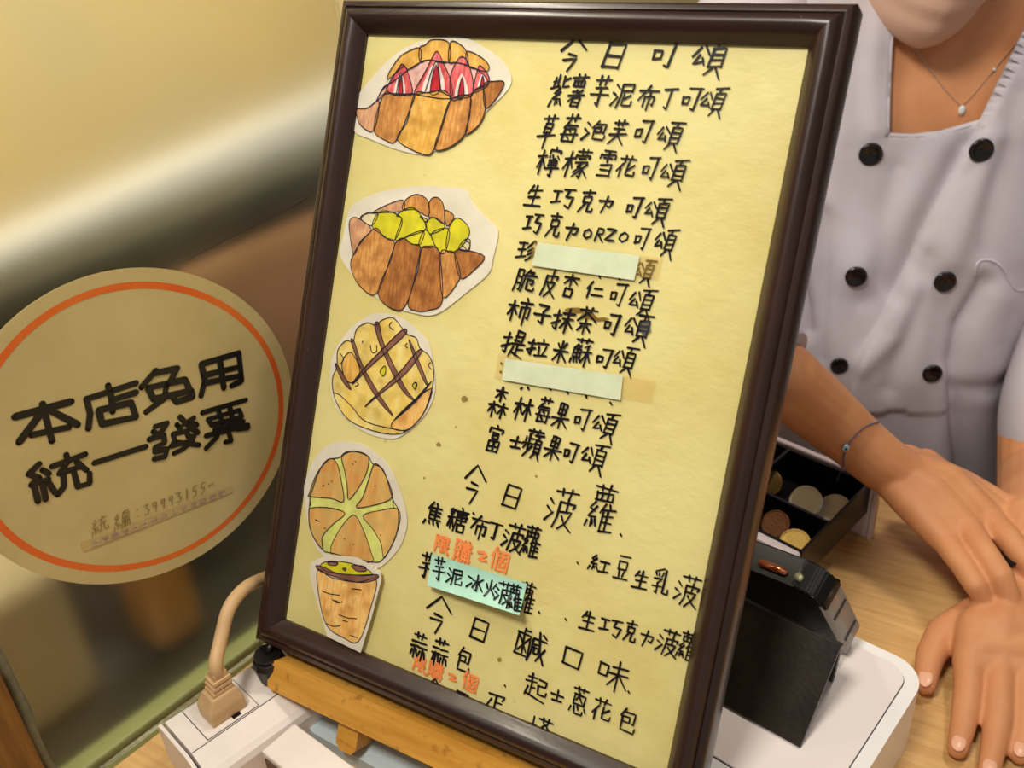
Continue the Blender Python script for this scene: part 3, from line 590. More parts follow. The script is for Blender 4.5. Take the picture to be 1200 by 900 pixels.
# brown glue residue by the tea line and stray spots
def blob2(cx, cy, rx, ry, n=14, seed=0):
    rr = random.Random(seed); return [(cx + rx * math.cos(2 * math.pi * k / n) * rr.uniform(0.6, 1.1), cy + ry * math.sin(2 * math.pi * k / n) * rr.uniform(0.6, 1.1)) for k in range(n)]
for k, (cx, cy, rx, ry) in enumerate(((675, 364, 14, 4), (690, 370, 12, 5), (703, 374, 11, 3))):
    o = plq('glue_stain', blob2(cx, cy, rx, ry, seed=k), -0.0017, 0.00003, M_stain, paper)
M_spot = bpy.data.materials.new('faint_spot'); M_spot.use_nodes = True
_b = M_spot.node_tree.nodes['Principled BSDF']; _b.inputs['Base Color'].default_value = (*s2l((150, 125, 50)), 1); _b.inputs['Alpha'].default_value = 0.45
for k, (cx, cy, r_) in enumerate(((544, 467, 4.5), (534, 500, 1.5), (514, 521, 3), (628, 558, 2), (497, 560, 1.4), (585, 773, 3))):
    plq('paper_spot', blob2(cx, cy, r_, r_, 9, seed=20 + k), -0.0017, 0.00003, M_spot, paper)
M_smear = bpy.data.materials.new('ink_smear'); M_smear.use_nodes = True
_b = M_smear.node_tree.nodes['Principled BSDF']; _b.inputs['Base Color'].default_value = (*s2l((60, 60, 70)), 1); _b.inputs['Alpha'].default_value = 0.35
plq('ink_smear', blob2(757, 384, 9, 12, 12, 31), -0.0017, 0.00003, M_smear, paper)

# ------------------------------------------------------------------ glued-on pastry drawings
def pencil(name, a, b2, ang=0.0, sc=620):
    dk = tuple(int(v * 0.86) for v in a)
    return mat(name, a, 0.7, 0.2, col2=b2, vscale=sc, stretch=(1.0, 0.16, 1.0), ramp=(0.36, 0.66), detail=4, rot=(0, 0, ang), speck=(dk, 110, 0.42), speckw=0.3)
P_brown = pencil('pencil_brown', (186, 122, 62), (222, 168, 96), 0.25); P_brown2 = pencil('pencil_dark_brown', (150, 92, 46), (190, 128, 66), 0.2)
P_gold = pencil('pencil_gold', (214, 158, 66), (228, 186, 104), 0.2); P_pinkbr = pencil('pencil_pink_brown', (196, 140, 108), (222, 176, 130), -0.4)
P_red = pencil('pencil_red', (204, 74, 78), (226, 130, 130), 0.1); P_dred = pencil('pencil_dark_red', (176, 30, 44), (200, 50, 60), 0.0)
P_pink = pencil('pencil_pink', (222, 168, 158), (232, 196, 180), 0.3); P_cream = pencil('pencil_cream', (228, 216, 176), (220, 208, 160), 0.3)
P_yel = pencil('pencil_yellow', (216, 208, 44), (200, 190, 40), 0.6, 120); P_oran = pencil('pencil_orange', (228, 164, 84), (234, 204, 130), 0.5)
P_lem = pencil('pencil_bun_yellow', (230, 196, 96), (228, 212, 140), 0.5, 140); P_choc = pencil('pencil_chocolate', (128, 84, 70), (150, 104, 86), 0.0, 160)
P_yg = pencil('pencil_yellow_green', (216, 218, 128), (208, 212, 108), 0.4, 160); P_tan = pencil('pencil_tan', (226, 190, 112), (196, 128, 62), 0.5, 45)
P_wht = pencil('pencil_white', (226, 206, 198), (230, 214, 206), 0.3)
def drawing(label, origin, scale, paper_pts, regions, inks, h=-0.0016, sm=True, inkw=1.15):
    ox, oy = origin; f = lambda q: (ox + q[0] / scale, oy + q[1] / scale)
    pp = [f(q) for q in catmull(parse(paper_pts)[0], 4, True)] if sm else [f(q) for q in parse(paper_pts)[0]]
    cut = plq('pastry_drawing', pp, h, 0.0003, M_white_paper, fm); tag(cut, label)
    hh = h + 0.00006
    for m, poly in regions:
        for pg_ in parse(poly):
            pts = [f(q) for q in catmull(pg_, 3, True)]
            P3 = [atpl(x, y, F0 + FN * hh, FN) for x, y in pts]
            tr = tessellate_polygon([[Vector(((p - F0).dot(FU), (p - F0).dot(FV), 0)) for p in P3]])
            mesh_obj('coloured_area', P3, tr, m, cut); hh += 0.00001
    V, F = [], []
    for st in parse(inks):
        q = [f(p) for p in (catmull(st, 5) if len(st) > 2 else st)]
        ribbon(V, F, [atpl(x, y, F0 + FN * (hh + 0.00005), FN) for x, y in q], inkw * 0.00048, None, FN, caps=False)
    for m, poly in regions:
        if m in (P_wht, P_dred, P_choc) and False: continue
        for pg_ in parse(poly):
            q = [f(p) for p in catmull(pg_, 4, True)]; q.append(q[0])
            if m not in (P_wht,): ribbon(V, F, [atpl(x, y, F0 + FN * (hh + 0.00005), FN) for x, y in q], inkw * 0.00045, None, FN, caps=False)
    mesh_obj('ink_outline', V, F, M_penink, cut)
    return cut
drawing('cut-out drawing of a croissant filled with strawberries', (380, 0), 4.736,
 "172,560 200,510 320,370 440,270 600,212 760,206 850,240 960,310 1020,380 1040,450 1000,520 900,620 800,740 700,800 600,845 540,860 400,830 250,770 165,722",
 [(P_gold, "350,442 362,400 400,340 440,300 530,265 532,345 470,385 440,368 392,410|530,265 560,250 600,220 690,235 690,345 580,332 532,345|700,236 745,240 790,285 795,355 740,347 692,345|790,286 860,310 912,358 905,395 850,385 800,365"),
  (P_pink, "290,560 330,490 400,440 470,385 532,347 580,333 690,347 740,347 800,366 850,386 905,440 890,490 700,548 500,525 345,520 310,545"),
  (P_red, "345,502 380,430 412,380 435,356 462,395 490,520 420,525|500,515 560,400 600,320 628,285 660,345 700,440 708,535 640,505 560,515|700,430 730,350 765,314 800,350 826,450 820,530 760,545 706,550|826,500 848,400 866,364 908,410 914,455 885,480 850,495"),
  (P_wht, "385,515 425,400 450,520|540,515 618,340 668,500|722,540 762,405 800,530|850,490 876,410 900,465"),
  (P_dred, "412,520 426,425 436,520|588,515 622,358 643,500|742,542 766,428 776,536|868,480 880,420 888,468"),
  (P_pinkbr, "182,640 182,605 240,600 306,563 276,725 205,698"),
  (P_brown, "315,560 345,508 380,525 420,530 500,522 480,600 400,780 345,780 280,735 285,660"),
  (P_gold, "503,522 580,515 660,500 700,545 680,620 612,825 550,856 405,775 460,680"),
  (P_brown, "705,552 812,535 800,660 782,745 700,815 615,828 650,700|816,530 850,490 882,486 895,600 860,690 785,745 808,640"),
  (P_brown2, "888,470 940,452 1000,458 960,540 895,602")], "285,570 325,490 350,470|400,525 425,400 436,520|560,510 622,340 648,500")
drawing('cut-out drawing of a croissant topped with yellow fruit cubes', (380, 190), 4.736,
 "100,430 140,260 200,210 330,160 520,132 700,140 790,155 820,220 900,310 965,380 940,520 910,620 780,730 620,845 480,835 330,780 180,650 95,540 85,480",
 [(P_pinkbr, "270,280 340,240 436,210 435,270 320,280"), (P_brown, "435,265 450,210 515,178 575,215 578,300 500,262|578,300 585,215 625,195 660,235 666,340 610,308|668,268 720,300 680,356"),
  (P_cream, "200,310 235,286 300,283 262,352|780,430 808,430 808,458 800,495 745,480"),
  (P_yel, "265,352 320,270 432,315 386,435 320,400|400,295 495,252 565,365 470,410 395,430 430,315|570,325 615,308 670,360 590,398 566,350|594,398 692,370 675,495 640,498|447,420 552,380 525,462|562,374 612,466 525,466|690,370 735,310 790,345 805,400 750,480 680,495|530,302 575,320 565,332"),
  (P_pinkbr, "140,330 180,308 262,372 200,440 165,515 145,420"), (P_brown, "150,540 200,450 285,365 330,415 388,440 370,520 290,730 200,690 155,610"),
  (P_brown2, "395,450 440,420 485,455 530,465 520,560 465,770 400,822 298,732 370,540"), (P_brown2, "540,480 580,466 610,470 642,515 656,770 590,820 510,826 465,785 520,600"),
  (P_brown, "645,510 690,494 720,505 752,600 745,660 658,752"), (P_brown2, "725,500 790,490 890,525 830,600 755,645")], "200,312 235,284 292,284|782,432 810,455 800,490|760,455 800,495")
drawing('cut-out drawing of a round bun with crossed chocolate lines', (340, 360), 4.736,
 "222,400 240,260 330,120 420,55 500,30 620,60 720,140 780,230 805,420 790,520 730,620 640,700 560,732 430,700 310,620 240,520",
 [(P_lem, "235,400 260,330 265,240 310,186 350,190 370,120 430,86 475,100 510,72 570,58 618,110 650,150 700,170 720,225 772,270 796,340 790,440 740,590 650,685 560,705 430,675 320,620 250,510"),
  (P_oran, "560,660 640,560 785,450 740,590 650,680"), (P_gold, "290,300 340,250 390,360 340,420 300,380"),
  (P_choc, "470,95 494,90 520,200 600,370 655,470 705,530 640,480 585,400 525,270 490,180|340,195 356,190 402,320 500,490 575,605 485,510 405,370|642,120 640,150 540,245 440,335 345,430 400,350 520,225 605,140|732,235 722,262 640,370 500,482 415,553 480,485 600,370 700,250|786,410 700,520 580,625 680,528|660,180 700,262 762,420 745,412 690,285|250,318 272,332 340,455 295,415"),
  (P_yel, "500,355 528,325 530,365 515,382|680,430 700,420 695,455")],
 "245,475 280,490 350,560 400,620 480,655 640,688|565,80 550,105 575,128|650,200 640,215 655,228|445,210 455,250 480,245 480,210|275,255 298,285 280,315|780,305 768,325 785,345|690,415 705,425 695,460|405,185 400,200|360,440 380,430 370,415", inkw=1.2)
drawing('cut-out drawing of a round bun cut in six segments', (340, 500), 4.736,
 "78,330 130,190 200,110 290,80 400,100 500,165 560,240 620,380 648,500 640,590 600,680 520,765 450,795 300,770 180,715 120,610 88,470",
 [(P_yg, "112,400 125,350 165,240 210,182 270,172 340,136 430,160 460,205 520,240 570,400 602,470 590,600 520,730 450,750 230,700 180,680 110,560"),
  (P_tan, "108,370 150,260 220,178 262,205 285,300 298,415 230,398 112,388|288,160 350,135 425,155 438,200 410,290 330,405 318,330 305,250|470,205 520,250 568,375 520,420 372,450 405,390 435,300|105,480 122,450 220,450 306,480 240,540 180,610 180,680 120,590|350,490 400,560 450,700 455,748 340,760 225,700 270,580|405,495 500,465 600,458 602,560 525,728 505,650 460,570")],
 "180,330 190,325|210,320 216,316|230,300 236,306|345,205 352,210|360,190 366,196|350,650 356,655|300,620 306,626|470,330 476,326|500,600 506,606|140,515 165,525|190,560 200,566|110,395 115,440|570,400 575,450", inkw=1.2)
drawing('cut-out drawing of a tapered cup dessert with a dark rim', (300, 640), 4.736,
 "295,140 310,85 400,46 560,62 692,140 696,185 640,400 580,592 395,502 360,380 310,220",
 [(P_oran, "340,135 420,175 560,200 668,185 640,330 570,528 480,505 400,450 358,330"),
  (P_yel, "358,108 400,85 500,90 600,120 645,160 520,158 400,142"), (P_choc, "332,108 380,118 450,150 560,160 672,158 665,186 580,202 480,182 360,142|400,90 455,92 440,108 405,104|530,108 600,112 610,138 560,138|480,125 500,122 496,138")],
 "365,248 410,265 465,272|420,292 450,315 480,308|530,236 585,242|458,380 510,398 560,402|390,430 430,445 468,442|520,495 565,508|480,412 510,420|425,300 455,306", h=0.0020, sm=False, inkw=1.2)
# ------------------------------------------------------------------ table easel that carries the frame
M_bam = woodmat('bamboo_easel_wood', (222, 166, 72), (190, 130, 46), 0.38, 10, (1.2, 14, 14), bump=0.2, bscale=80, speck=((140, 92, 34), 130, 0.60), speckw=0.2)
ez = empty_frame('easel', F0 - FV * 0.245 - FN * 0.02, FU, FV, FN, 'small honey-coloured wooden table easel holding the menu frame', 'easel')
# ledge: rounded ends, pale worn top edge
pts = []
u0, u1, v0, v1, r = -0.1262, 0.1262, -0.2195, -0.1988, 0.0085
for cx, cy, a0 in ((u1 - r, v1 - r, 0), (u0 + r, v1 - r, 90), (u0 + 0.004, v0 + 0.004, 180), (u1 - 0.004, v0 + 0.004, 270)):
    rr = r if a0 < 180 else 0.004
    for k in range(6): a = math.radians(a0 + 18 * k); pts.append((cx + rr * math.cos(a), cy + rr * math.sin(a)))
bm = bmesh.new(); prism(bm, pts, F0, FU, FV, FN, -0.0150, 0.0055); bmesh.ops.bevel(bm, geom=[e for e in bm.edges if abs((e.verts[0].co - e.verts[1].co).dot(FN)) < 1e-6 and len(e.link_faces) == 2 and abs(e.calc_face_angle(0)) > 1.2], offset=0.0006, segments=1, affect='EDGES')
bm_obj('ledge', bm, M_bam, ez)
for uu in (-0.0645, 0.0645):
    pts = []
    a0 = F0.z
    vb = -0.2385
    pts = [(uu - 0.0075, -0.217), (uu - 0.0075, vb + 0.004), (uu - 0.0045, vb), (uu + 0.0045, vb), (uu + 0.0075, vb + 0.004), (uu + 0.0075, -0.217)]
    bm = bmesh.new(); prism(bm, pts, F0, FU, FV, FN, -0.0140, 0.0010); bm_obj('front_foot', bm, M_bam, ez)
    fbox('upright', uu - 0.0075, uu + 0.0075, -0.222, 0.07, -0.0262, -0.0132, M_bam, ez, 0.001)
fbox('cross_bar', -0.08, 0.08, 0.03, 0.045, -0.036, -0.0264, M_bam, ez, 0.001)
top = F0 + FV * 0.035 - FN * 0.034
bm = bmesh.new(); d = (Vector((top.x + 0.055, top.y + 0.085, 0.001)) - top); ln = d.length; d.normalize()
sx = FU; sz = d.cross(sx).normalized(); add_box(bm, top + d * ln / 2, sx, d, sz, 0.007, ln / 2, 0.005); bm_obj('rear_leg', bm, M_bam, ez)

# ------------------------------------------------------------------ flat pale-blue device under the easel
M_blue = mat('pale_blue_plastic', (190, 206, 212), 0.35, 0.5, speck=((90, 80, 70), 260, 0.80))
M_groove = mat('dark_seam', (40, 40, 42), 0.6)
DVz = 0.012
D0 = atz(352, 850, DVz); DA = Vector((0.82, -0.572, 0)).normalized(); DB = Vector((-DA.y, DA.x, 0)) * 1.0   # DB: away from the viewer
dv = empty_frame('blue_grey_device', Vector((D0.x, D0.y, 0)), DA, DB, Z, 'flat pale blue-grey plastic device lying under the easel feet', 'device')
pts = [(p[0] + 0.105, p[1] + 0.052) for p in rrect(0.105, 0.052, 0.012)]
bm = bmesh.new(); prism(bm, pts, Vector((D0.x, D0.y, 0)), DA, DB, Z, 0.0, DVz - 0.0005)
bm_obj('housing', bm, M_blue, dv)
pts = [(p[0] + 0.107, p[1] + 0.053) for p in rrect(0.100, 0.046, 0.010)]
bm = bmesh.new(); prism(bm, pts, Vector((D0.x, D0.y, 0)), DA, DB, Z, DVz - 0.0005, DVz)
bm_obj('top_panel', bm, M_blue, dv)

# ------------------------------------------------------------------ power strip
M_wp = mat('white_plastic', (232, 222, 216), 0.35, 0.5, col2=(222, 212, 204), vscale=30, speck=((120, 96, 80), 300, 0.80))
M_bk = mat('black_plastic', (16, 16, 18), 0.32, 0.5)
SZ = 0.033
S0 = atz(189, 847, SZ); S1 = atz(299, 775, SZ); SA = (S1 - S0); SA.z = 0; SA.normalize(); SB = Vector((SA.y, -SA.x, 0))  # SB toward the viewer
ps = empty_frame('power_strip', Vector((S0.x, S0.y, 0)), SA, -SB, Z, 'white plastic power strip by the glass with the beige plug in it', 'power strip')
def sbx(name, a0, a1, b0, b1, z0, z1, m, bev=0, par=None, seg=3):
    return box_obj(name, Vector((S0.x, S0.y, 0)) + SA * (a0 + a1) / 2 + SB * (b0 + b1) / 2 + Z * (z0 + z1) / 2, SA, SB, Z, (a1 - a0) / 2, (b1 - b0) / 2, (z1 - z0) / 2, m, par or ps, bev, seg)
_p = atz(331, 809, SZ) - Vector((S0.x, S0.y, 0)); SBW = _p.dot(SB); SBF = SBW + 0.019
print('strip seam b', SBW)
prof = [(0.0, 0.0), (0.0, SZ - 0.002), (0.0015, SZ), (SBW, SZ), (SBW + 0.0015, SZ - 0.0006), (SBF - 0.005, SZ - 0.0065), (SBF - 0.0015, SZ - 0.009), (SBF, SZ - 0.013), (SBF, 0.0)]
V = []; F = []
for a in (0.0016, 0.150):
    for b_, z_ in prof: V.append(Vector((S0.x, S0.y, 0)) + SA * a + SB * b_ + Z * z_)
n = len(prof)
F = [(i, (i + 1) % n, n + (i + 1) % n, n + i) for i in range(n)] + [tuple(range(n)), tuple(range(2 * n - 1, n - 1, -1))]
o = mesh_obj('housing', V, F, M_wp, ps)
bm = bmesh.new(); bm.from_mesh(o.data); bmesh.ops.recalc_face_normals(bm, faces=bm.faces); bm.to_mesh(o.data); bm.free()
# end cap standing slightly off the housing, dark gap between
V = []
for a in (-0.0026, -0.0004):
    for b_, z_ in prof: V.append(Vector((S0.x, S0.y, 0)) + SA * a + SB * (b_ * 1.03 - 0.0006) + Z * (z_ * 1.012))
o = mesh_obj('end_cap', V, F, M_wp, ps); bm = bmesh.new(); bm.from_mesh(o.data); bmesh.ops.recalc_face_normals(bm, faces=bm.faces); bm.to_mesh(o.data); bm.free()
sbx('gap', -0.0004, 0.0016, 0.002, SBF - 0.006, 0.002, SZ - 0.009, M_groove)
# socket plates and slots
def on_strip(px, py): p = atz(px, py, SZ + 0.0004) - Vector((S0.x, S0.y, 0)); return p.dot(SA), p.dot(SB)
for k, ac in enumerate((0.030, 0.078, 0.126)):
    sbx('socket_gap', ac - 0.0175, ac + 0.0175, 0.0022, SBW - 0.0007, SZ - 0.0002, SZ + 0.00015, M_groove)
    pl_ = sbx('socket_plate', ac - 0.017, ac + 0.017, 0.0026, SBW - 0.0012, SZ - 0.0002, SZ + 0.0004, M_wp)
    if k != 0: sbx('slot', ac - 0.004, ac - 0.0025, 0.006, 0.013, SZ + 0.0004, SZ + 0.0006, M_bk, 0, pl_); sbx('slot', ac + 0.0045, ac + 0.006, 0.006, 0.013, SZ + 0.0004, SZ + 0.0006, M_bk, 0, pl_)
a_, b_ = on_strip(277, 838); sbx('ground_hole', a_ - 0.0028, a_ + 0.0028, b_ - 0.0016, b_ + 0.0016, SZ + 0.0004, SZ + 0.0006, M_bk, 0.0)
sbx('seam', 0.002, 0.158, SBW + 0.0001, SBW + 0.0005, SZ - 0.0002, SZ + 0.0002, M_groove)
# beige plug
M_be = mat('beige_plug_plastic', (206, 172, 128), 0.5, 0.4, col2=(196, 160, 112), vscale=60)
pc = atz(262, 832, SZ + 0.0006)
plug = empty_frame('beige_plug', pc, SA, -SB, Z, 'beige moulded plug and cable standing in the power strip', 'plug')
def taper_box(bm, c, ax, ay, sects):
    rings = []
    for (z, hx, hy, ox) in sects:
        rings.append([bm.verts.new(c + ax * (sx * hx + ox) + ay * sy * hy + Z * z) for sx, sy in ((-1, -1), (1, -1), (1, 1), (-1, 1))])
    for a, b in zip(rings, rings[1:]):
        for k in range(4): bm.faces.new((a[k], a[(k + 1) % 4], b[(k + 1) % 4], b[k]))
    bm.faces.new(rings[0]); bm.faces.new(rings[-1])
bm = bmesh.new(); taper_box(bm, pc, SA, SB, [(0.0, 0.0115, 0.0085, 0), (0.009, 0.0115, 0.0085, 0), (0.0165, 0.0085, 0.0070, 0.0008), (0.0175, 0.0080, 0.0064, 0.0008)]); bevel(bm, 0.0009, 2)
bm_obj('plug_body', bm, M_be, plug)
bm = bmesh.new()
for k in range(3): taper_box(bm, pc + Z * (0.0178 + 0.0036 * k), SA, SB, [(0, 0.0066 - 0.0004 * k, 0.0056 - 0.0002 * k, 0.0016 + 0.0005 * k), (0.0023, 0.0066 - 0.0004 * k, 0.0056 - 0.0002 * k, 0.0016 + 0.0005 * k)])
taper_box(bm, pc + Z * 0.017, SA, SB, [(0, 0.0046, 0.0040, 0.0014), (0.014, 0.0042, 0.0038, 0.0032)])
bm_obj('strain_relief', bm, M_be, plug)
cpath = [pc + Z * 0.028 + SA * 0.003, pc + Z * 0.036 + SA * 0.0036]
for px, py, yy in ((259, 748, 0.412), (268, 714, 0.424), (284, 692, 0.436), (302, 681, 0.452), (322, 676, 0.468), (345, 690, 0.475), (360, 730, 0.475)): cpath.append(aty(px, py, yy))
cp2 = [Vector(q) for q in catmull([tuple(p) for p in cpath], 6)]
bm = bmesh.new(); tube(bm, cp2, 0.0042, 14); bm_obj('cable', bm, M_be, plug, True)
# black plug at the far end of the strip
bc = atz(316, 806, SZ + 0.0006)
bp_ = empty_frame('black_plug', bc, SA, -SB, Z, 'black faceted plug standing behind the lower left corner of the menu frame', 'plug')
def ngon_stack(bm, c, n, secs, rot=0.3):
    rings = [[bm.verts.new(c + (X * math.cos(2 * math.pi * k / n + rot) + Y * math.sin(2 * math.pi * k / n + rot)) * r + Z * z) for k in range(n)] for z, r in secs]
    for a, b in zip(rings, rings[1:]):
        for k in range(n): bm.faces.new((a[k], a[(k + 1) % n], b[(k + 1) % n], b[k]))
    bm.faces.new(rings[0]); bm.faces.new(rings[-1])
bc2 = bc + Vector((0.001, 0.008, 0))
bm = bmesh.new(); ngon_stack(bm, bc2, 10, [(0, 0.0062), (0.003, 0.0088), (0.014, 0.0104), (0.0175, 0.0096), (0.0182, 0.0072), (0.0192, 0.0070), (0.0196, 0.0084), (0.0215, 0.0084)])
bm_obj('plug_body', bm, M_bk, bp_)
bm = bmesh.new(); tube(bm, [bc2 + Z * 0.021, bc2 + Z * 0.024 - FH * 0.003, bc2 + Z * 0.022 - FH * 0.016, bc2 + Z * 0.000 - FH * 0.040, bc2 - Z * 0.028 - FH * 0.06], 0.0022, 8)
bm_obj('cable', bm, M_bk, bp_, True)
# white adapter block in front of the strip
W0 = atz(345, 847, 0.030); W1 = atz(306, 880, 0.030)
WB = (W1 - W0); WB.z = 0; wl = WB.length; WB.normalize(); WA = Vector((-WB.y, WB.x, 0))
if WA.dot(FU) < 0: WA = -WA
ab = empty_frame('white_adapter', Vector((W0.x, W0.y, 0)), WA, WB, Z, 'white block adapter at the bottom edge between power strip and easel', 'adapter')
bm = bmesh.new(); add_box(bm, Vector((W0.x, W0.y, 0.015)) + WA * 0.034 + WB * wl / 2, WA, WB, Z, 0.034, wl / 2, 0.015); bevel(bm, 0.0012, 2); bm_obj('body', bm, M_wp, ab)
bm = bmesh.new(); add_box(bm, Vector((W0.x, W0.y, 0.014)) + WA * 0.034 + WB * (wl + 0.0004), WA, WB, Z, 0.031, 0.0005, 0.012); bm_obj('brown_side_panel', bm, mat('brown_panel', (92, 66, 54), 0.5), ab)

# ------------------------------------------------------------------ white till printer
M_wb = mat('bright_white_plastic', (240, 238, 236), 0.3, 0.5)
M_wi = mat('warm_white_lid', (236, 226, 222), 0.3, 0.5, speck=((120, 100, 90), 260, 0.82))
PA = Vector((0.69, 0.724, 0)).normalized(); PB = Vector((PA.y, -PA.x, 0)); PC = Vector((0.2287, 0.3735, 0))
pr = empty_frame('receipt_printer', PC - PA * 0.065 - PB * 0.07, PB, PA, Z, 'white rounded receipt printer at the bottom right of the menu frame', 'printer')
O_ = PC - PA * 0.068 - PB * 0.070
bm = bmesh.new(); prism(bm, rrect(0.070, 0.068, 0.020, 10), O_, PB, PA, Z, 0.0, 0.0485); prism_edges = None
bmesh.ops.bevel(bm, geom=[e for e in bm.edges if e.verts[0].co.z > 0.048 and e.verts[1].co.z > 0.048 and len(e.link_faces) == 2 and e.calc_face_angle(0) > 1.0], offset=0.002, segments=3, affect='EDGES')
bm_obj('housing', bm, M_wb, pr)
bm = bmesh.new(); prism(bm, rrect(0.0622, 0.0602, 0.013, 8), O_, PB, PA, Z, 0.0484, 0.0488); bm_obj('lid_seam', bm, M_groove, pr)
bm = bmesh.new(); prism(bm, rrect(0.0618, 0.0598, 0.013, 8), O_, PB, PA, Z, 0.0486, 0.0500); bm_obj('lid', bm, M_wi, pr)

# ------------------------------------------------------------------ phone in a rugged case leaning in its folded cover
M_case_d = mat('gunmetal_case', (158, 152, 144), 0.42, 0.5, metal=0.15, bump=0.1, bscale=120)
M_phb = mat('phone_black', (14, 14, 15), 0.28, 0.5); M_cop = mat('copper_button', (196, 120, 80), 0.25, 0.5, metal=0.8)
M_sil = mat('silver_green_button', (176, 178, 140), 0.3, 0.5, metal=0.5)
M_cov = mat('dark_leather_cover', (44, 38, 31), 0.34, 0.5, col2=(22, 18, 15), vscale=30, bump=0.12, bscale=400)
Bp = Vector((0.1925, 0.3900, 0.0508)); Tp = Vector((0.1602, 0.3725, 0.120)); PW = -PB
PL = (Tp - Bp); plen = PL.length; PL.normalize(); PW = (PW - PL * PW.dot(PL)).normalized(); PN = PL.cross(PW).normalized()
if PN.dot(Vector(tuple(CP)) - Tp) < 0: PN = -PN
ph = empty_frame('mobile_phone', Bp + PW * 0.075, PW, PL, PN, 'black phone in a gunmetal case leaning on the receipt printer behind the menu frame', 'phone')
pc_ = Bp + PW * 0.0755 + PL * (plen / 2 + 0.001) - PN * 0.0
bm = bmesh.new(); prism(bm, rrect(0.0755, plen / 2, 0.016, 8), pc_, PW, PL, PN, -0.0105, 0.0065)
bmesh.ops.bevel(bm, geom=[e for e in bm.edges if len(e.link_faces) == 2 and e.calc_face_angle(0) > 1.0], offset=0.0045, segments=4, affect='EDGES')
bm_obj('phone_case', bm, M_case_d, ph, True)
bm = bmesh.new(); prism(bm, rrect(0.0715, plen / 2 - 0.004, 0.008, 6), pc_, PW, PL, PN, 0.0060, 0.0070); bm_obj('back_plate', bm, M_phb, ph)
# darker top corner bumper with cut lines and buttons on the top edge
bm = bmesh.new()
pts = [q for q in rrect(0.0764, plen / 2 + 0.0008, 0.0165, 10) if q[1] > plen / 2 - 0.0175]
pts += [(-0.0715, plen / 2 - 0.0165), (-0.0690, plen / 2 - 0.008), (-0.062, plen / 2 - 0.0045), (0.062, plen / 2 - 0.0045), (0.0715, plen / 2 - 0.0165)]
prism(bm, pts, pc_, PW, PL, PN, -0.0108, 0.0072); bmesh.ops.bevel(bm, geom=list(bm.edges), offset=0.0008, segments=2, affect='EDGES'); bm_obj('corner_bumper', bm, M_phb, ph)
for (a0, a1, m) in ((-0.054, -0.036, M_cop), (-0.0635, -0.0585, M_sil), (-0.028, -0.004, M_cop)):
    c = pc_ + PW * (a0 + a1) / 2 + PL * (plen / 2 + 0.0012) + PN * 0.001
    bm = bmesh.new(); prism(bm, rrect((a1 - a0) / 2, 0.0022, 0.0021, 5), c, PW, PN, PL, -0.0006, 0.0010); bm_obj('side_button', bm, m, ph, True)
for f_ in (0.30, 0.62):
    c = pc_ - PW * 0.0757 + PL * (plen * f_ - plen / 2) 
    bm = bmesh.new(); add_box(bm, c - PN * 0.002, PW, PL, PN, 0.0004, 0.0009, 0.0070); bm_obj('case_seam', bm, M_groove, ph)
# cover: front flap and returning fold
n0 = Vector((0.1390, 0.3268, 0.0506)); ap = Vector((0.1658, 0.3548, 0.0945)); fb = atz(977, 798, 0.0506)
bm = bmesh.new()
def slab(bm, a, b, wdir, wl_, th):
    d = (b - a).normalized(); nn_ = d.cross(wdir).normalized()
    add_box(bm, (a + b) / 2 + wdir * wl_ / 2, d, wdir, nn_, (b - a).length / 2, wl_ / 2, th / 2)
slab(bm, n0, ap, -PB, 0.085, 0.0026); bevel(bm, 0.0006, 2); bm_obj('cover_flap', bm, M_cov, ph)
bm = bmesh.new(); slab(bm, ap + Vector((0.001, 0.001, -0.001)), fb, -PB, 0.085, 0.0024); bevel(bm, 0.0005, 1); bm_obj('cover_fold', bm, M_cov, ph)

# ------------------------------------------------------------------ coin tray in an open white cash drawer
CR = Vector((0.2614, 0.5514, 0)); TA = Vector((-0.718, -0.696, 0)).normalized(); TB = Vector((-0.655, 0.756, 0)).normalized()
cd = empty_frame('cash_drawer', CR, TA, TB, Z, 'white and black cash drawer with coin compartments, half hidden behind the frame', 'cash drawer')
TZ = 0.052
def tb(name, a0, a1, b0, b1, z0, z1, m, bev=0.0, par=None):
    bm = bmesh.new(); vs = []
    for a in (a0, a1):
        for b in (b0, b1):
            for z in (z0, z1): vs.append(bm.verts.new(CR + TA * a + TB * b + Z * z))
    for f in ((0, 1, 3, 2), (4, 6, 7, 5), (0, 4, 5, 1), (2, 3, 7, 6), (0, 2, 6, 4), (1, 5, 7, 3)): bm.faces.new([vs[i] for i in f])
    if bev: bevel(bm, bev, 2)
    return bm_obj(name, bm, m, par or cd)
M_dw = mat('white_drawer_panel', (226, 214, 220), 0.35)
tb('white_back_panel', -0.006, -0.001, -0.002, 0.19, 0.0, TZ + 0.002, M_dw, 0.0008)
tb('white_corner_post', -0.006, 0.000, -0.006, -0.0025, 0.0, TZ - 0.002, M_dw, 0.0006)
tb('white_front_panel', 0.104, 0.112, 0.0, 0.19, 0.020, TZ + 0.001, M_dw, 0.002)
tb('drawer_slot', 0.1122, 0.117, 0.012, 0.19, 0.022, TZ - 0.004, M_bk, 0.001)
ty = tb('coin_tray_floor', 0.0, 0.103, 0.0, 0.19, 0.024, 0.027, M_bk)
for b0 in (0.0, 0.068, 0.136, 0.188): tb('tray_divider', 0.0, 0.103, b0, b0 + 0.0022, 0.027, TZ, M_bk)
for a0, zz in ((0.0, TZ), (0.0535, TZ - 0.006), (0.1010, TZ)): tb('tray_wall', a0, a0 + 0.0022, 0.0022, 0.188, 0.027, zz, M_bk)
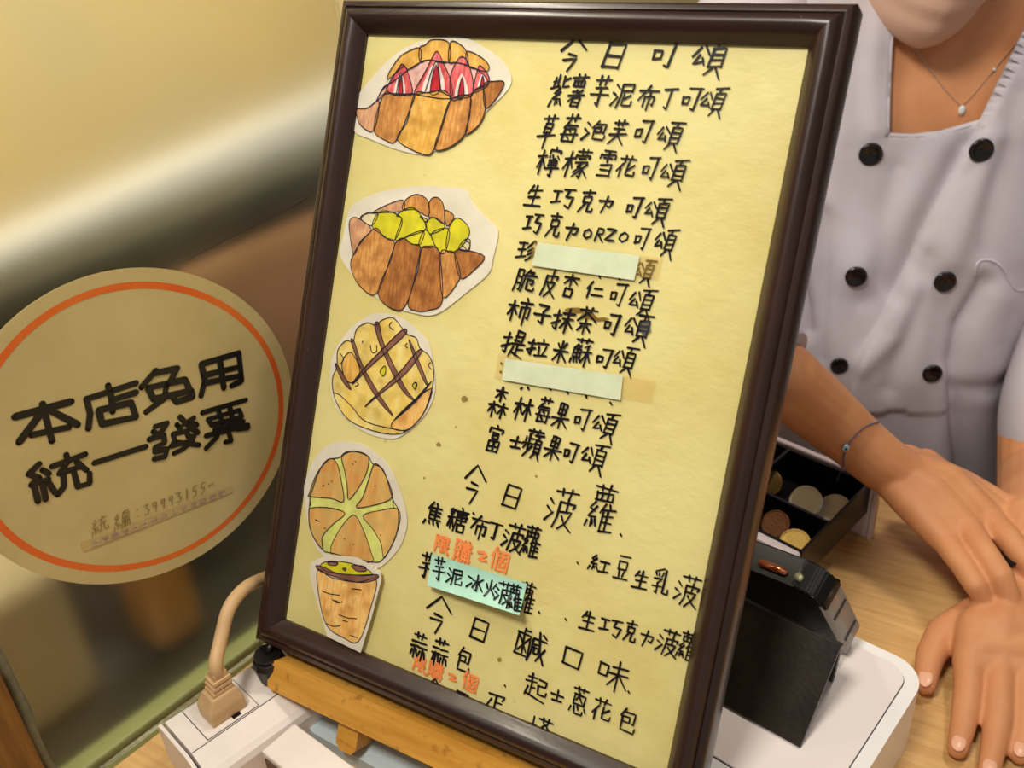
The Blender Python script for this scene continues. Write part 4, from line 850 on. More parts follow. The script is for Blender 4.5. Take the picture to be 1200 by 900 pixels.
M_cs = mat('silver_coin', (226, 222, 208), 0.3, 0.5, metal=0.7, bump=0.4, bscale=900); M_cg = mat('golden_coin', (206, 172, 98), 0.3, 0.5, metal=0.7, bump=0.4, bscale=900); M_cb = mat('bronze_coin', (122, 78, 50), 0.4, 0.5, metal=0.6, bump=0.4, bscale=900)
def coin(px, py, z, r, m, label, tilt):
    c = atz(px, py, z); nn_ = (Z + tilt).normalized(); e1 = nn_.orthogonal().normalized(); e2 = nn_.cross(e1)
    N_ = 32; secs = [(-0.0010, r * 0.96), (-0.0009, r), (0.0007, r), (0.0009, r * 0.97), (0.0009, r * 0.90), (0.0006, r * 0.87)]
    bm = bmesh.new(); rings = [[bm.verts.new(c + (e1 * math.cos(2 * math.pi * k / N_) + e2 * math.sin(2 * math.pi * k / N_)) * rr + nn_ * h) for k in range(N_)] for h, rr in secs]
    for a, b in zip(rings, rings[1:]):
        for k in range(N_): bm.faces.new((a[k], a[(k + 1) % N_], b[(k + 1) % N_], b[k]))
    bm.faces.new(rings[0]); bm.faces.new(rings[-1])
    o = bm_obj('coin', bm, m); tag(o, label, 'coin', 'coins in the cash drawer')
coin(944, 588, 0.0385, 0.0125, M_cs, 'bright silver coin leaning in the upper compartment, left of the other silver one', TA * 0.9)
coin(978, 598, 0.0370, 0.0125, M_cs, 'duller silver coin leaning in the upper compartment at the right', TA * 0.7)
coin(900, 566, 0.0350, 0.0110, M_cg, 'pale golden coin in the upper compartment against the frame edge', TA * 0.8)
coin(931, 638, 0.0365, 0.0115, M_cg, 'golden coin in the lower compartment by the white front panel', TA * 0.8)
coin(909, 614, 0.0350, 0.0105, M_cb, 'dark bronze coin in the lower compartment left of the golden one', TA * 0.9)
# ------------------------------------------------------------------ member of staff behind the counter
FWD = Vector(tuple(-A[:, 2]))
def dep(p): return (Vector(p) - Vector(tuple(CP))).dot(FWD)
def zp(px, py, z, r): p = atz(px, py, z); return (p, r * dep(p) / FPX)
def yp(px, py, y, r): p = aty(px, py, y); return (p, r * dep(p) / FPX)
M_skin = mat('warm_skin', (210, 150, 104), 0.5, 0.35, col2=(196, 130, 88), vscale=22, sss=0.08, bump=0.12, bscale=900, ramp=(0.3, 0.75))
M_nail = mat('fingernail', (226, 172, 142), 0.3, 0.5)
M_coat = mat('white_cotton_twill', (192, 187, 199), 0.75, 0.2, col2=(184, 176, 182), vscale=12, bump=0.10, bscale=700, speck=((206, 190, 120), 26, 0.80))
M_mask = mat('pale_pink_mask', (214, 178, 160), 0.8, 0.2, bump=0.15, bscale=500)
M_hair = mat('black_hair', (20, 16, 15), 0.45, 0.5, col2=(36, 28, 24), vscale=60, stretch=(8, 8, 0.6))
M_btn = mat('black_button', (12, 12, 16), 0.22, 0.6)
def capsules(bm, chain, nseg=18):
    """closed tapered segments with a ball at each joint"""
    for (p, r) in chain:
        m_ = Matrix.Translation(p); bmesh.ops.create_icosphere(bm, subdivisions=3, radius=r, matrix=m_)
    for (p, r), (q, s) in zip(chain, chain[1:]): tube(bm, [p, q], [r, s], nseg)
def remeshed(bm, voxel, smooth=8):
    me = bpy.data.meshes.new('tmp'); bmesh.ops.recalc_face_normals(bm, faces=bm.faces); bm.to_mesh(me); bm.free()
    o = bpy.data.objects.new('tmp', me); COL.objects.link(o)
    m1 = o.modifiers.new('r', 'REMESH'); m1.mode = 'VOXEL'; m1.voxel_size = voxel
    m2 = o.modifiers.new('s', 'SMOOTH'); m2.factor = 0.5; m2.iterations = smooth
    dg = bpy.context.evaluated_depsgraph_get(); res = bpy.data.meshes.new_from_object(o.evaluated_get(dg))
    bpy.data.objects.remove(o); return res
YAW = math.radians(-9); TX = Vector((math.cos(YAW), math.sin(YAW), 0)); TN = Vector((math.sin(YAW), -math.cos(YAW), 0))  # TN: facing
SECT = [(-0.30, .345, .815, .150, .105), (-0.12, .345, .800, .142, .100), (0.05, .350, .797, .138, .098), (0.15, .362, .812, .148, .100), (0.25, .372, .838, .160, .100),
        (0.32, .380, .856, .168, .092), (0.37, .386, .868, .140, .082), (0.40, .390, .872, .095, .070), (0.43, .392, .872, .066, .060), (0.445, .392, .872, .060, .056)]
def sect(z):
    for a, b in zip(SECT, SECT[1:]):
        if z <= b[0]:
            t = max(0, (z - a[0]) / (b[0] - a[0])); t2 = t * t * (3 - 2 * t); t = 0.5 * (t + t2)
            return [a[i] + (b[i] - a[i]) * t for i in range(1, 5)]
    return list(SECT[-1][1:])
def torso(th, z, off=0.0):
    cx, cy, a, b = sect(z); c, s = math.cos(th), math.sin(th); e = 2 / 2.4
    x = (a + off) * math.copysign(abs(s) ** e, s); y = (b + off) * math.copysign(abs(c) ** e, c)
    return Vector((cx, cy, z)) + TX * x + TN * y
bm = bmesh.new(); rings = []
zs = [-0.28 + 0.0147 * k for k in range(50)]; zs = [z for z in zs if z < 0.36]
for z in zs: rings.append([bm.verts.new(torso(2 * math.pi * k / 40, z, -0.0135 if z < 0.19 else -0.010)) for k in range(40)])
for a, b in zip(rings, rings[1:]):
    for k in range(40): bm.faces.new((a[k], a[(k + 1) % 40], b[(k + 1) % 40], b[k]))
bm.faces.new(rings[0]); bm.faces.new(rings[-1])
HC = aty(1112, -146, 0.80)
NB = Vector((.388, .868, .30))
capsules(bm, [(NB, .062), (Vector((.386, .862, .36)), .052), (HC + Vector((0.012, 0.045, -0.03)), .050)])
capsules(bm, [(torso(-1.3, .30, -.045), .042), (Vector((.388, .87, .35)), .045), (torso(1.3, .30, -.045), .042)])
def ell(bm, c, rx, ry, rz, rot=None):
    m_ = Matrix.Translation(c) @ (rot or Matrix.Identity(4)) @ Matrix.Diagonal((rx, ry, rz, 1)); bmesh.ops.create_icosphere(bm, subdivisions=4, radius=1, matrix=m_)
HR = Matrix.Rotation(math.radians(-9), 4, 'Z') @ Matrix.Rotation(math.radians(7), 4, 'Y') @ Matrix.Rotation(math.radians(14), 4, 'X')
def hl(x, y, z): return HC + (HR @ Vector((x, y, z)))
ell(bm, hl(0, 0.015, 0.03), .070, .090, .092, HR); ell(bm, hl(0, -0.012, -0.045), .054, .066, .068, HR); ell(bm, hl(0, -0.050, -0.088), .024, .024, .020, HR)
capsules(bm, [(hl(0, -.078, .012), .008), (hl(0, -.092, -.022), .012)]); ell(bm, hl(.012, -.086, -.026), .009, .009, .007, HR); ell(bm, hl(-.012, -.086, -.026), .009, .009, .007, HR)
for s in (-1, 1): ell(bm, hl(.071 * s, .01, -.005), .008, .018, .032, HR); ell(bm, hl(.028 * s, -.066, .018), .018, .012, .008, HR)
ell(bm, hl(0, -.072, -.058), .022, .012, .007, HR)
bodymesh = remeshed(bm, 0.0032, 6)
# arms and hands
bm = bmesh.new()
RA = [(torso(-1.35, .31, -.03), .045), (Vector((.215, .80, .24)), .042), (Vector((.150, .700, .175)), .037), zp(860, 395, .165, 44), zp(921, 447, .140, 43), zp(964, 483, .112, 39), zp(1005, 519, .090, 34), zp(1034, 543, .078, 33)]
capsules(bm, RA)
capsules(bm, [RA[-1], zp(1062, 561, .068, 31), zp(1092, 583, .061, 27)])
def hand(bm, W_, mcps, fingers, wr):
    for (w0, m0) in zip(W_, mcps): capsules(bm, [w0, m0])
    for f_ in fingers: capsules(bm, f_)
Wr = [zp(1040, 561, .070, 20), zp(1048, 553, .074, 21), zp(1056, 546, .075, 21), zp(1062, 539, .072, 19)]
Mr = [zp(1106, 632, .052, 17), zp(1131, 617, .056, 18), zp(1157, 607, .056, 18), zp(1186, 600, .052, 17)]
Wr2 = [zp(1070, 592, .062, 21), zp(1090, 577, .068, 23), zp(1110, 566, .068, 23), zp(1128, 569, .060, 19)]
for a, b, c in zip(Wr, Wr2, Mr): capsules(bm, [a, b, c])
def mids(S): return [((a[0] + b[0]) / 2, (a[1] + b[1]) / 2 * 0.98) for a, b in zip(S, S[1:])]
for a, b, c in zip(mids(Wr), mids(Wr2), mids(Mr)): capsules(bm, [a, b, (c[0], c[1] * 0.93)])
capsules(bm, [Wr2[0], Wr2[2], Mr[2], Mr[0]])
FR = [[zp(1106, 632, .052, 16), zp(1128, 663, .052, 15), zp(1143, 686, .049, 14.5), zp(1153, 704, .040, 12.5), zp(1160, 716, .032, 10)],
      [zp(1131, 617, .056, 17.5), zp(1155, 650, .057, 16.5), zp(1172, 675, .054, 16.5), zp(1183, 702, .043, 14), zp(1192, 722, .034, 11.5)],
      [zp(1157, 607, .056, 17.5), zp(1184, 634, .058, 16), zp(1205, 660, .054, 16), zp(1218, 688, .043, 14), zp(1226, 708, .035, 11)],
      [zp(1186, 600, .052, 16.5), zp(1214, 620, .056, 15.5), zp(1236, 644, .052, 15), zp(1250, 668, .042, 13), zp(1256, 684, .036, 11)]]
FR = [[(p, r * (0.92 if k else 0.97)) for k, (p, r) in enumerate(f_)] for f_ in FR]
for f_ in FR: capsules(bm, f_)
capsules(bm, [zp(1084, 545, .060, 20), zp(1125, 575, .040, 18), zp(1165, 606, .030, 15), zp(1190, 630, .028, 13), zp(1205, 644, .028, 11)])
# left arm (towards the bottom right)
LA = [(torso(1.35, .31, -.03), .045), (Vector((.535, .80, .24)), .042), (Vector((.528, .73, .12)), .038), yp(1222, 505, .655, 48), yp(1217, 560, .625, 44), zp(1212, 620, .050, 40), zp(1202, 672, .036, 34)]
capsules(bm, LA)
Wl = [zp(1176, 690, .030, 24), zp(1190, 690, .034, 26), zp(1206, 690, .034, 26), zp(1222, 694, .030, 22)]
Wl2 = [zp(1146, 738, .027, 25), zp(1172, 736, .030, 27), zp(1200, 738, .029, 26), zp(1224, 746, .026, 22)]
Ml = [zp(1136, 776, .021, 19), zp(1170, 773, .022, 19.5), zp(1201, 778, .021, 19), zp(1230, 790, .019, 17)]
for a, b, c in zip(Wl, Wl2, Ml): capsules(bm, [a, b, c])
for a, b, c in zip(mids(Wl), mids(Wl2), mids(Ml)): capsules(bm, [a, b, (c[0], c[1] * 0.93)])
capsules(bm, [Wl2[0], Wl2[3], Ml[3], Ml[0]]); capsules(bm, [zp(1150, 760, .024, 24), zp(1200, 762, .024, 24)])
FL = [[zp(1136, 776, .021, 19), zp(1134, 808, .017, 17.5), zp(1132, 828, .014, 17.5), zp(1127, 858, .0095, 15.5), zp(1122, 877, .0078, 13.5)],
      [zp(1170, 773, .022, 19), zp(1171, 812, .018, 17.5), zp(1170, 838, .015, 17.5), zp(1164, 876, .0095, 16), zp(1158, 905, .0075, 13.5)],
      [zp(1201, 778, .021, 18.5), zp(1204, 812, .017, 17), zp(1204, 840, .014, 17), zp(1199, 866, .009, 15), zp(1194, 884, .0075, 13)],
      [zp(1230, 790, .019, 16.5), zp(1236, 816, .015, 15), zp(1239, 836, .012, 14.5), zp(1238, 856, .008, 13), zp(1237, 868, .007, 11.5)]]
FL = [[(p, r * (0.90 if k else 0.95)) for k, (p, r) in enumerate(f_)] for f_ in FL]
for f_ in FL: capsules(bm, f_)
TL = [zp(1170, 712, .026, 26), zp(1134, 728, .022, 23), zp(1106, 742, .017, 19.5), zp(1091, 768, .013, 17), zp(1087, 784, .011, 14.5), zp(1085, 802, .009, 12.5)]
capsules(bm, TL); capsules(bm, [zp(1134, 734, .022, 22), zp(1132, 760, .019, 18)])
armmesh = remeshed(bm, 0.0014, 8)
bm = bmesh.new(); bm.from_mesh(bodymesh); bm.from_mesh(armmesh)
PB0 = Vector((.36, .85, -0.90))
person = empty('person', PB0, 'person in a white double-breasted chef coat and pale mask, hands crossed on the counter', 'person')
bm_obj('body', bm, M_skin, person, True)
# fingernails
def nail(p, r, d, up, ln=1.25):
    d = d.normalized(); up = (up - d * up.dot(d)).normalized(); s = d.cross(up)
    bm = bmesh.new(); m_ = Matrix(((s.x, d.x, up.x, p.x), (s.y, d.y, up.y, p.y), (s.z, d.z, up.z, p.z), (0, 0, 0, 1))) @ Matrix.Diagonal((r * 0.66, r * 0.80 * ln, r * 0.22, 1))
    bmesh.ops.create_icosphere(bm, subdivisions=3, radius=1, matrix=m_); bm_obj('fingernail', bm, M_nail, person, True)
for f_, upv in ((FL[0], Z), (FL[1], Z), (FL[2], Z), (TL, Z - X * 0.2), (FR[0], Z + X * 0.2), (FR[1], Z + X * 0.2)):
    (q, s), (p, r) = f_[-2], f_[-1]; d = p - q; upn = (upv - d.normalized() * upv.dot(d.normalized())).normalized()
    nail(p - d.normalized() * r * 0.1 + upn * r * 0.84, r, d, upv)

# coat
NECK = [(1052, -60), (1047, 10), (1042, 90), (1040, 158), (1068, 159), (1100, 156), (1150, 142), (1174, 92), (1200, 40), (1238, -60)]
def inpoly(x, y, P):
    c = False; j = len(P) - 1
    for i in range(len(P)):
        if (P[i][1] > y) != (P[j][1] > y) and x < (P[j][0] - P[i][0]) * (y - P[i][1]) / (P[j][1] - P[i][1]) + P[i][0]: c = not c
        j = i
    return c
def pdist(x, y, P, closed=False):
    best = 1e9; bp = (x, y); sg = 1
    for (ax, ay), (bx, by) in zip(P, P[1:] + ([P[0]] if closed else [])):
        dx, dy = bx - ax, by - ay; t = max(0, min(1, ((x - ax) * dx + (y - ay) * dy) / (dx * dx + dy * dy))); qx, qy = ax + dx * t, ay + dy * t
        d = math.hypot(x - qx, y - qy)
        if d < best: best = d; bp = (qx, qy); sg = 1 if dx * (y - ay) - dy * (x - ax) > 0 else -1
    return best, bp, sg
LAPEL = [(1200, 34), (1174, 92), (1146, 150), (1101, 237), (1064, 312), (1036, 366), (1010, 410), (990, 470)]
FOLDS = [([(1100, 170), (1060, 240), (1010, 320)], 0.0045, 20), ([(1130, 170), (1085, 262), (1050, 340)], -0.0040, 15), ([(1160, 160), (1130, 240), (1110, 300)], 0.0035, 16),
         ([(1070, 330), (1045, 390), (1010, 425)], 0.0045, 12), ([(1085, 300), (1062, 380), (1040, 450)], -0.0035, 12), ([(1075, 340), (1070, 430), (1085, 540)], 0.0030, 16),
         ([(1150, 330), (1122, 380), (1112, 440), (1128, 560)], -0.0070, 11), ([(1165, 350), (1148, 400), (1150, 430)], 0.0060, 24), ([(1120, 455), (1150, 452), (1175, 447)], -0.0025, 10), ([(938, 335), (944, 360), (946, 388)], -0.008, 9),
         ([(1100, 440), (1096, 520), (1105, 590)], 0.0040, 12), ([(1150, 470), (1150, 600)], 0.0040, 14), ([(968, 250), (962, 420)], -0.0035, 10), ([(1000, 190), (1010, 260), (995, 330)], 0.0020, 18),
         ([(1050, 200), (1035, 280), (1018, 350)], -0.0030, 14), ([(1190, 110), (1160, 220), (1150, 290)], -0.0030, 16), ([(975, 60), (985, 150), (972, 240)], 0.0030, 16), ([(1030, 10), (1022, 90), (1026, 150)], 0.0035, 12)]
def coat_disp(x, y):
    h = 0.0
    for P, amp, w in FOLDS:
        d, _, _ = pdist(x, y, P); h += amp * math.exp(-(d / w) ** 2)
    d, _, sg = pdist(x, y, LAPEL)
    if 30 < y < 480 and sg < 0: h += 0.0058 * min(1, d / 4.5) * math.exp(-(d / 90) ** 2)
    return h
TH = []; t = -math.pi
while t < math.pi - 1e-6:
    TH.append(t); t += 0.0125 if -1.5 < t < 1.5 else 0.06
ZS = []; z = -0.25
while z < 0.445: ZS.append(z); z += (0.0021 if z > 0.2 else 0.0035) if z > -0.12 else 0.02
V, F = [], []; fl = []
for z in ZS:
    for th in TH:
        p = torso(th, z); x, y = prj(p); front = abs(th) < 1.5
        nrm = (torso(th, z, 0.01) - p).normalized()
        if front:
            k = min(1, (1.5 - abs(th)) / 0.2); p = p + nrm * coat_disp(x, y) * k
        else: p = p + nrm * 0.002 * math.sin(th * 13 + z * 20)
        inn = front and inpoly(x, y, NECK) and z > 0.2
        if front and z > 0.2:
            d, bp, _ = pdist(x, y, NECK)
            if d < 4.0:
                inn = False; q = atpl(bp[0], bp[1], p, np.array(tuple(nrm)))
                if (q - p).length < 0.012: p = q
        fl.append(inn); V.append(p)
n = len(TH)
for j in range(len(ZS) - 1):
    for i in range(n):
        q = (j * n + i, j * n + (i + 1) % n, (j + 1) * n + (i + 1) % n, (j + 1) * n + i)
        if not any(fl[k] for k in q): F.append(q)
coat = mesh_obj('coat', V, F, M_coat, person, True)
sd = coat.modifiers.new('thickness', 'SOLIDIFY'); sd.thickness = 0.0018; sd.offset = 1
def coat_pt(px, py, off=0.0):
    """point of the coat front seen at this place, found by marching along the sight line"""
    r_ = Vector(tuple(ray(px, py))); o_ = Vector(tuple(CP)); t = 0.5
    while t < 1.2:
        p = o_ + r_ * t; cx, cy, a, b = sect(p.z); d = p - Vector((cx, cy, p.z)); u = d.dot(TX) / a; v = d.dot(TN) / b
        if v > 0 and abs(u) ** 2.4 + abs(v) ** 2.4 < 1: break
        t += 0.001
    x, y = px, py; nrm = (TN * 0.97 + TX * 0.2 * u).normalized()
    return p + nrm * (coat_disp(x, y) + off), nrm
# sewn neckline edge
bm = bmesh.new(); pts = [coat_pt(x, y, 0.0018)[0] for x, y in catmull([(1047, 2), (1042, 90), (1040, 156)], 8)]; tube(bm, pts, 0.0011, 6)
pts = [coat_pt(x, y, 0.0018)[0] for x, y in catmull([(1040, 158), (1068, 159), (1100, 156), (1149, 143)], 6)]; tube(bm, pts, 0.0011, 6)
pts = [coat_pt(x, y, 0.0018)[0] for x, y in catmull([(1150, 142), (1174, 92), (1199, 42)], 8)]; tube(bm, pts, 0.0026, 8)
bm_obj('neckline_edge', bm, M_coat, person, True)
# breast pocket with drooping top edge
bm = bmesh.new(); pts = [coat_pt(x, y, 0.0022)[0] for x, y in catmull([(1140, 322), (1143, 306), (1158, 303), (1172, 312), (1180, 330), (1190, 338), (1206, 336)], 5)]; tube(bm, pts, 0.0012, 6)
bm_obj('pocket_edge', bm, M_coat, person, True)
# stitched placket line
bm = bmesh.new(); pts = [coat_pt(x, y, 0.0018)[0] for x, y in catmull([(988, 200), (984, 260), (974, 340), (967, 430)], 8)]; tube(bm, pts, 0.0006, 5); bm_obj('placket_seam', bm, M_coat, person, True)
# buttons: domed rim with a hollow centre and four holes
def button(px, py, r):
    p, nrm = coat_pt(px, py, 0.0034); e1 = nrm.orthogonal().normalized(); e2 = nrm.cross(e1)
    p = Vector(p); secs = [(-0.001, 0.9), (0.0006, 1.0), (0.0022, 0.96), (0.0028, 0.84), (0.0022, 0.66), (0.0016, 0.5), (0.0015, 0.02)]
    bm = bmesh.new(); N_ = 28
    rings = [[bm.verts.new(p + (e1 * math.cos(2 * math.pi * k / N_) + e2 * math.sin(2 * math.pi * k / N_)) * r * s + nrm * h) for k in range(N_)] for h, s in secs]
    for a, b in zip(rings, rings[1:]):
        for k in range(N_): bm.faces.new((a[k], a[(k + 1) % N_], b[(k + 1) % N_], b[k]))
    bm.faces.new(rings[0]); bm.faces.new(rings[-1])
    b_ = bm_obj('button', bm, M_btn, person, True)
    bm = bmesh.new()
    for k in range(2): 
        q = p + nrm * 0.0020; dd = (e1 if k else e2) * r * 0.22; tube(bm, [q - dd, q + dd], 0.0004, 5)
    bm_obj('thread', bm, M_dark, b_)
for bx, by, rr in ((1019.5, 179, .0096), (1144.5, 172, .0098), (1001.5, 319, .0092), (1103.5, 325, .0092), (983, 426, .0078), (1089, 432, .0085)): button(bx, by, rr)
# sleeves
def sleeve(name, chain, folds, seed):
    pts = [tuple(p) for p, r in chain]; rs = [r for p, r in chain]
    P = [Vector(q) for q in catmull(pts, 14)]; R_ = [float(q[0]) for q in catmull([(r, 0) for r in rs], 14)]
    n_ = 48; V, F = [], []
    t0 = (P[1] - P[0]).normalized(); u = t0.orthogonal().normalized()
    for i, p in enumerate(P):
        t = (P[min(i + 1, len(P) - 1)] - P[max(i - 1, 0)]).normalized(); u = (u - t * u.dot(t)).normalized(); v = t.cross(u)
        s = i / (len(P) - 1)
        for k in range(n_):
            a = 2 * math.pi * k / n_
            w = folds * (noise.noise(Vector((math.cos(a) * 1.6 + seed, math.sin(a) * 1.6, s * 6))) + 0.5 * math.sin(s * 22 + 2 * math.sin(a + seed))) * math.sin(math.pi * min(1, s * 1.02)) ** 0.5
            V.append(p + (u * math.cos(a) + v * math.sin(a)) * (R_[i] + w))
    for i in range(len(P) - 1):
        for k in range(n_): F.append((i * n_ + k, i * n_ + (k + 1) % n_, (i + 1) * n_ + (k + 1) % n_, (i + 1) * n_ + k))
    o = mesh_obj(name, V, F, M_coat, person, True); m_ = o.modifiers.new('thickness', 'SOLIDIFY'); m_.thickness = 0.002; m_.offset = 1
    return o
def cuff(chain):
    bm = bmesh.new(); (a, r), (b, s) = chain; n_ = 40
    tube(bm, [a, a.lerp(b, 0.03), a.lerp(b, 0.97), b, b.lerp(a, 0.02)], [r - 0.001, r + 0.0008, s + 0.0008, s - 0.0002, s - 0.004], n_, cap=False)
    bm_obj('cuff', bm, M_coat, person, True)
LS = [(torso(1.25, .30, -.075), .040), (torso(1.25, .32, -.02), .058), (Vector((.535, .80, .24)), .062), (Vector((.528, .73, .12)), .056), yp(1230, 470, .665, 50), yp(1229, 526, .645, 50)]
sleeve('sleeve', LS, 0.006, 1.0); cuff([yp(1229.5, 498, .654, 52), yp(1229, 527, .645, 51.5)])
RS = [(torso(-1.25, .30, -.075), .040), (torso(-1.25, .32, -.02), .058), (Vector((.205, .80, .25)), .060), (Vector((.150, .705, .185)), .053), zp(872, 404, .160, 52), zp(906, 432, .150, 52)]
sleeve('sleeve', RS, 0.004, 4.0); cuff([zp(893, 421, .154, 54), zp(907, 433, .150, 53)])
# mask over the lower face
V, F = [], []; na, nz = 40, 26
for j in range(nz + 1):
    for i in range(na + 1):
        a = -1.25 + 2.5 * i / na; s = j / nz; zz = 0.012 - 0.128 * s
        bulge = math.sin(math.pi * min(1, s * 0.9 + 0.12)) ; rx = 0.061 * (1 - 0.55 * s ** 2.4); ry = 0.085 * (1 - 0.30 * s ** 2.5) + 0.012 * bulge * math.cos(a) ** 2
        if s > 0.80: f_ = 1 - ((s - 0.80) / 0.20) ** 2 * 0.45; rx *= f_; ry *= f_ * 0.92 + 0.08
        V.append(hl(rx * math.sin(a) * 1.04, -0.002 - ry * math.cos(a) - 0.003 - (0.010 * (1 - abs(a) / 1.25)) + 0.0010 * math.sin(s * 40), zz))
for j in range(nz):
    for i in range(na): a = j * (na + 1) + i; F.append((a, a + 1, a + na + 2, a + na + 1))
mk = mesh_obj('face_mask', V, F, M_mask, person, True); m_ = mk.modifiers.new('t', 'SOLIDIFY'); m_.thickness = 0.0012; m_.offset = 1
for s in (-1, 1):
    bm = bmesh.new(); tube(bm, [Vector(q) for q in catmull([tuple(hl(.064 * s, -.028, -.005)), tuple(hl(.072 * s, -.004, .020)), tuple(hl(.075 * s, .026, .012)), tuple(hl(.070 * s, .006, -.040)), tuple(hl(.056 * s, -.032, -.068))], 5)], 0.0012, 6); bm_obj('ear_loop', bm, M_mask, person, True)
# eyes, brows, hair
M_eye = mat('eye_white', (236, 232, 226), 0.2); M_iris = mat('dark_iris', (32, 20, 14), 0.15)
for s in (-1, 1):
    bm = bmesh.new(); ell(bm, hl(.029 * s, -.071, .018), .0112, .007, .0048, HR); bm_obj('eye', bm, M_eye, person, True)
    bm = bmesh.new(); ell(bm, hl(.029 * s, -.0776, .0172), .0048, .0012, .0044, HR); bm_obj('iris', bm, M_iris, person, True)
    bm = bmesh.new(); tube(bm, [hl(.014 * s, -.081, .036), hl(.030 * s, -.080, .041), hl(.046 * s, -.068, .035)], [.0016, .0022, .0012], 6); bm_obj('eyebrow', bm, M_hair, person, True)
bm = bmesh.new(); ell(bm, hl(0, .026, .040), .080, .098, .098, HR)
for v in list(bm.verts):
    l = HR.inverted() @ (v.co - HC)
    if l.y < -.035 and l.z < .062: v.co = HC + HR @ Vector((l.x, max(l.y, -0.03), max(l.z, .045)))
    elif l.z < -.02: v.co = HC + HR @ Vector((l.x * 0.86, l.y * 0.9 + .006, l.z))
capsules(bm, [(hl(0, .105, .03), .030), (hl(0, .135, .0), .028), (hl(0, .14, -.05), .020), (hl(0, .13, -.10), .010)])
bm_obj('hair', bm, M_hair, person, True)
# necklace: fine chain with a drop pendant
M_chain = mat('silver_chain', (214, 206, 196), 0.2, 0.6, metal=0.9)
M_gem = mat('clear_gem', (240, 244, 250), 0.05, 0.8, metal=0.3)
def skin_pt(px, py, off):
    p, nrm = coat_pt(px, py); return Vector(p) - nrm * 0.0 + nrm * off
bvh = None
from mathutils.bvhtree import BVHTree
bvh = BVHTree.FromPolygons([v.co.copy() for v in bodymesh.vertices], [tuple(p.vertices) for p in bodymesh.polygons])
def hit(px, py, off=0.0006):
    h = bvh.ray_cast(Vector(tuple(CP)), Vector(tuple(ray(px, py)))); 
    return (h[0] + h[1] * off) if h[0] is not None else aty(px, py, 0.76)
nk = catmull([(1050, 30), (1078, 66), (1106, 104), (1125, 124)], 6); nk2 = catmull([(1127, 124), (1140, 112), (1163, 84), (1188, 54), (1210, 20)], 6)
bm = bmesh.new()
for seq in (nk, nk2): tube(bm, [hit(x, y) for x, y in seq], 0.00035, 5)
chn = bm_obj('necklace_chain', bm, M_chain, person, True)
bm = bmesh.new(); ell(bm, hit(1126, 130, 0.002), .0028, .0022, .0042); bm_obj('pendant', bm, M_gem, person, True)
bm = bmesh.new(); ell(bm, hit(1164, 82, 0.0015), .0014, .0012, .0014); bm_obj('chain_bead', bm, M_gem, person, True)
# bracelet on the near wrist
abvh = BVHTree.FromPolygons([v.co.copy() for v in armmesh.vertices], [tuple(p.vertices) for p in armmesh.polygons])
def ahit(px, py, off=0.0008):
    h = abvh.ray_cast(Vector(tuple(CP)), Vector(tuple(ray(px, py))))
    return (h[0] + h[1] * off) if h[0] is not None else None
wc = Vector(atz(1012, 524, .086)); wd = (zp(1034, 543, .078, 1)[0] - zp(964, 483, .112, 1)[0]).normalized()
M_brc = mat('blue_grey_beads', (96, 100, 136), 0.35, 0.5); M_brd = mat('pale_blue_charm', (176, 200, 220), 0.25, 0.5, metal=0.3)
front = [ahit(x, y) for x, y in catmull([(1037, 494), (1018, 498), (1004, 508), (994, 522), (989, 534), (989, 545)], 6)]
front = [p for p in front if p is not None]
bp2 = []
cc = sum(front, Vector()) / len(front)
e1 = wd.orthogonal().normalized(); e2 = wd.cross(e1)
for k in range(60):
    a = 2 * math.pi * k / 60; dirn = e1 * math.cos(a) + e2 * math.sin(a)
    h = abvh.ray_cast(wc + dirn * 0.08, -dirn)
bm = bmesh.new(); bm2 = bmesh.new()
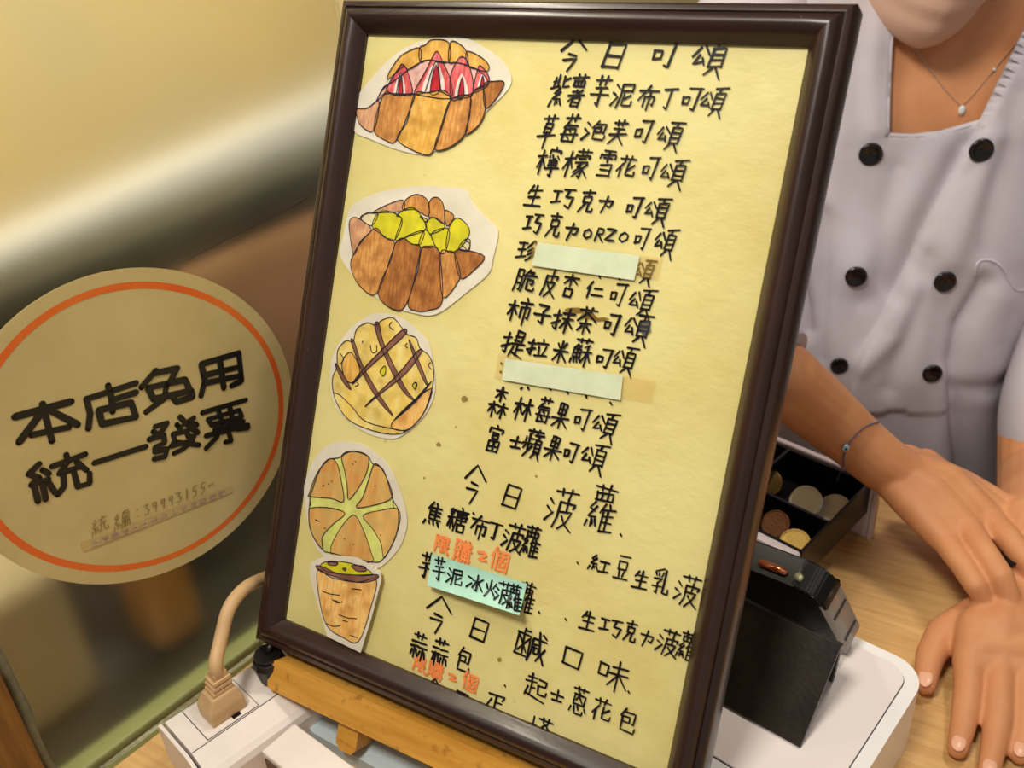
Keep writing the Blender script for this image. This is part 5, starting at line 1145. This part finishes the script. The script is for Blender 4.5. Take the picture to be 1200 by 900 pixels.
for a, b in zip(front, front[1:]):
    L_ = max(1, int((b - a).length / 0.0014))
    for k in range(L_): bmesh.ops.create_icosphere(bm, subdivisions=1, radius=0.0008, matrix=Matrix.Translation(a.lerp(b, k / L_)))
# the hidden half of the loop goes round under the wrist
ring = []
p0, p1 = front[-1], front[0]; under = (wc - (p0 + p1) / 2)
for k in range(1, 16):
    t = k / 16; m0 = p0.lerp(p1, t) ; d_ = (m0 - wc); ax = (p1 - p0).normalized(); dn = -Z * 0.021 * math.sin(math.pi * t) + FWD * 0.020 * math.sin(math.pi * t)
    ring.append(p0.lerp(p1, t) + dn * 1.6)
tube(bm, [p0] + ring + [p1], 0.0005, 5)
br = bm_obj('bracelet', bm, M_brc, person, True); br['label'] = 'thin beaded blue-grey bracelet with a pale charm'
q = ahit(991, 524, 0.0014); bm = bmesh.new(); ell(bm, q, .0024, .0014, .0030, Matrix.Rotation(0.3, 4, 'Y')); bm_obj('charm', bm, M_brd, br, True)
q = ahit(991, 524, 0.0026); bm = bmesh.new(); ell(bm, q, .0011, .0008, .0013); bm_obj('charm_stone', bm, mat('teal_stone', (36, 92, 120), 0.2), br, True)
# dark watch strap on the far wrist
bm = bmesh.new(); w0 = zp(1203, 672, .036, 35); w1 = zp(1201, 690, .034, 35)
tube(bm, [w0[0], w1[0]], [w0[1] * 1.03 + .001, w1[1] * 1.03 + .001], 32, cap=False); wo = bm_obj('watch_strap', bm, M_bk, person, True)
m_ = wo.modifiers.new('t', 'SOLIDIFY'); m_.thickness = 0.0015; m_.offset = 1
# trousers and shoes, hidden by the counter
M_tr = mat('dark_trousers', (30, 30, 36), 0.8)
bm = bmesh.new()
for s in (-1, 1): capsules(bm, [(Vector((.35 + .065 * s, .83, -.22)), .085), (Vector((.35 + .08 * s, .83, -.50)), .06), (Vector((.35 + .085 * s, .86, -.845)), .048)])
me_ = remeshed(bm, 0.012, 4); bm = bmesh.new(); bm.from_mesh(me_); bm_obj('trousers', bm, M_tr, person, True)
for s in (-1, 1):
    bm = bmesh.new(); capsules(bm, [(Vector((.35 + .085 * s, .88, -.862)), .038), (Vector((.35 + .09 * s, .79, -.866)), .034)]); bm_obj('shoe', bm, M_bk, person, True)
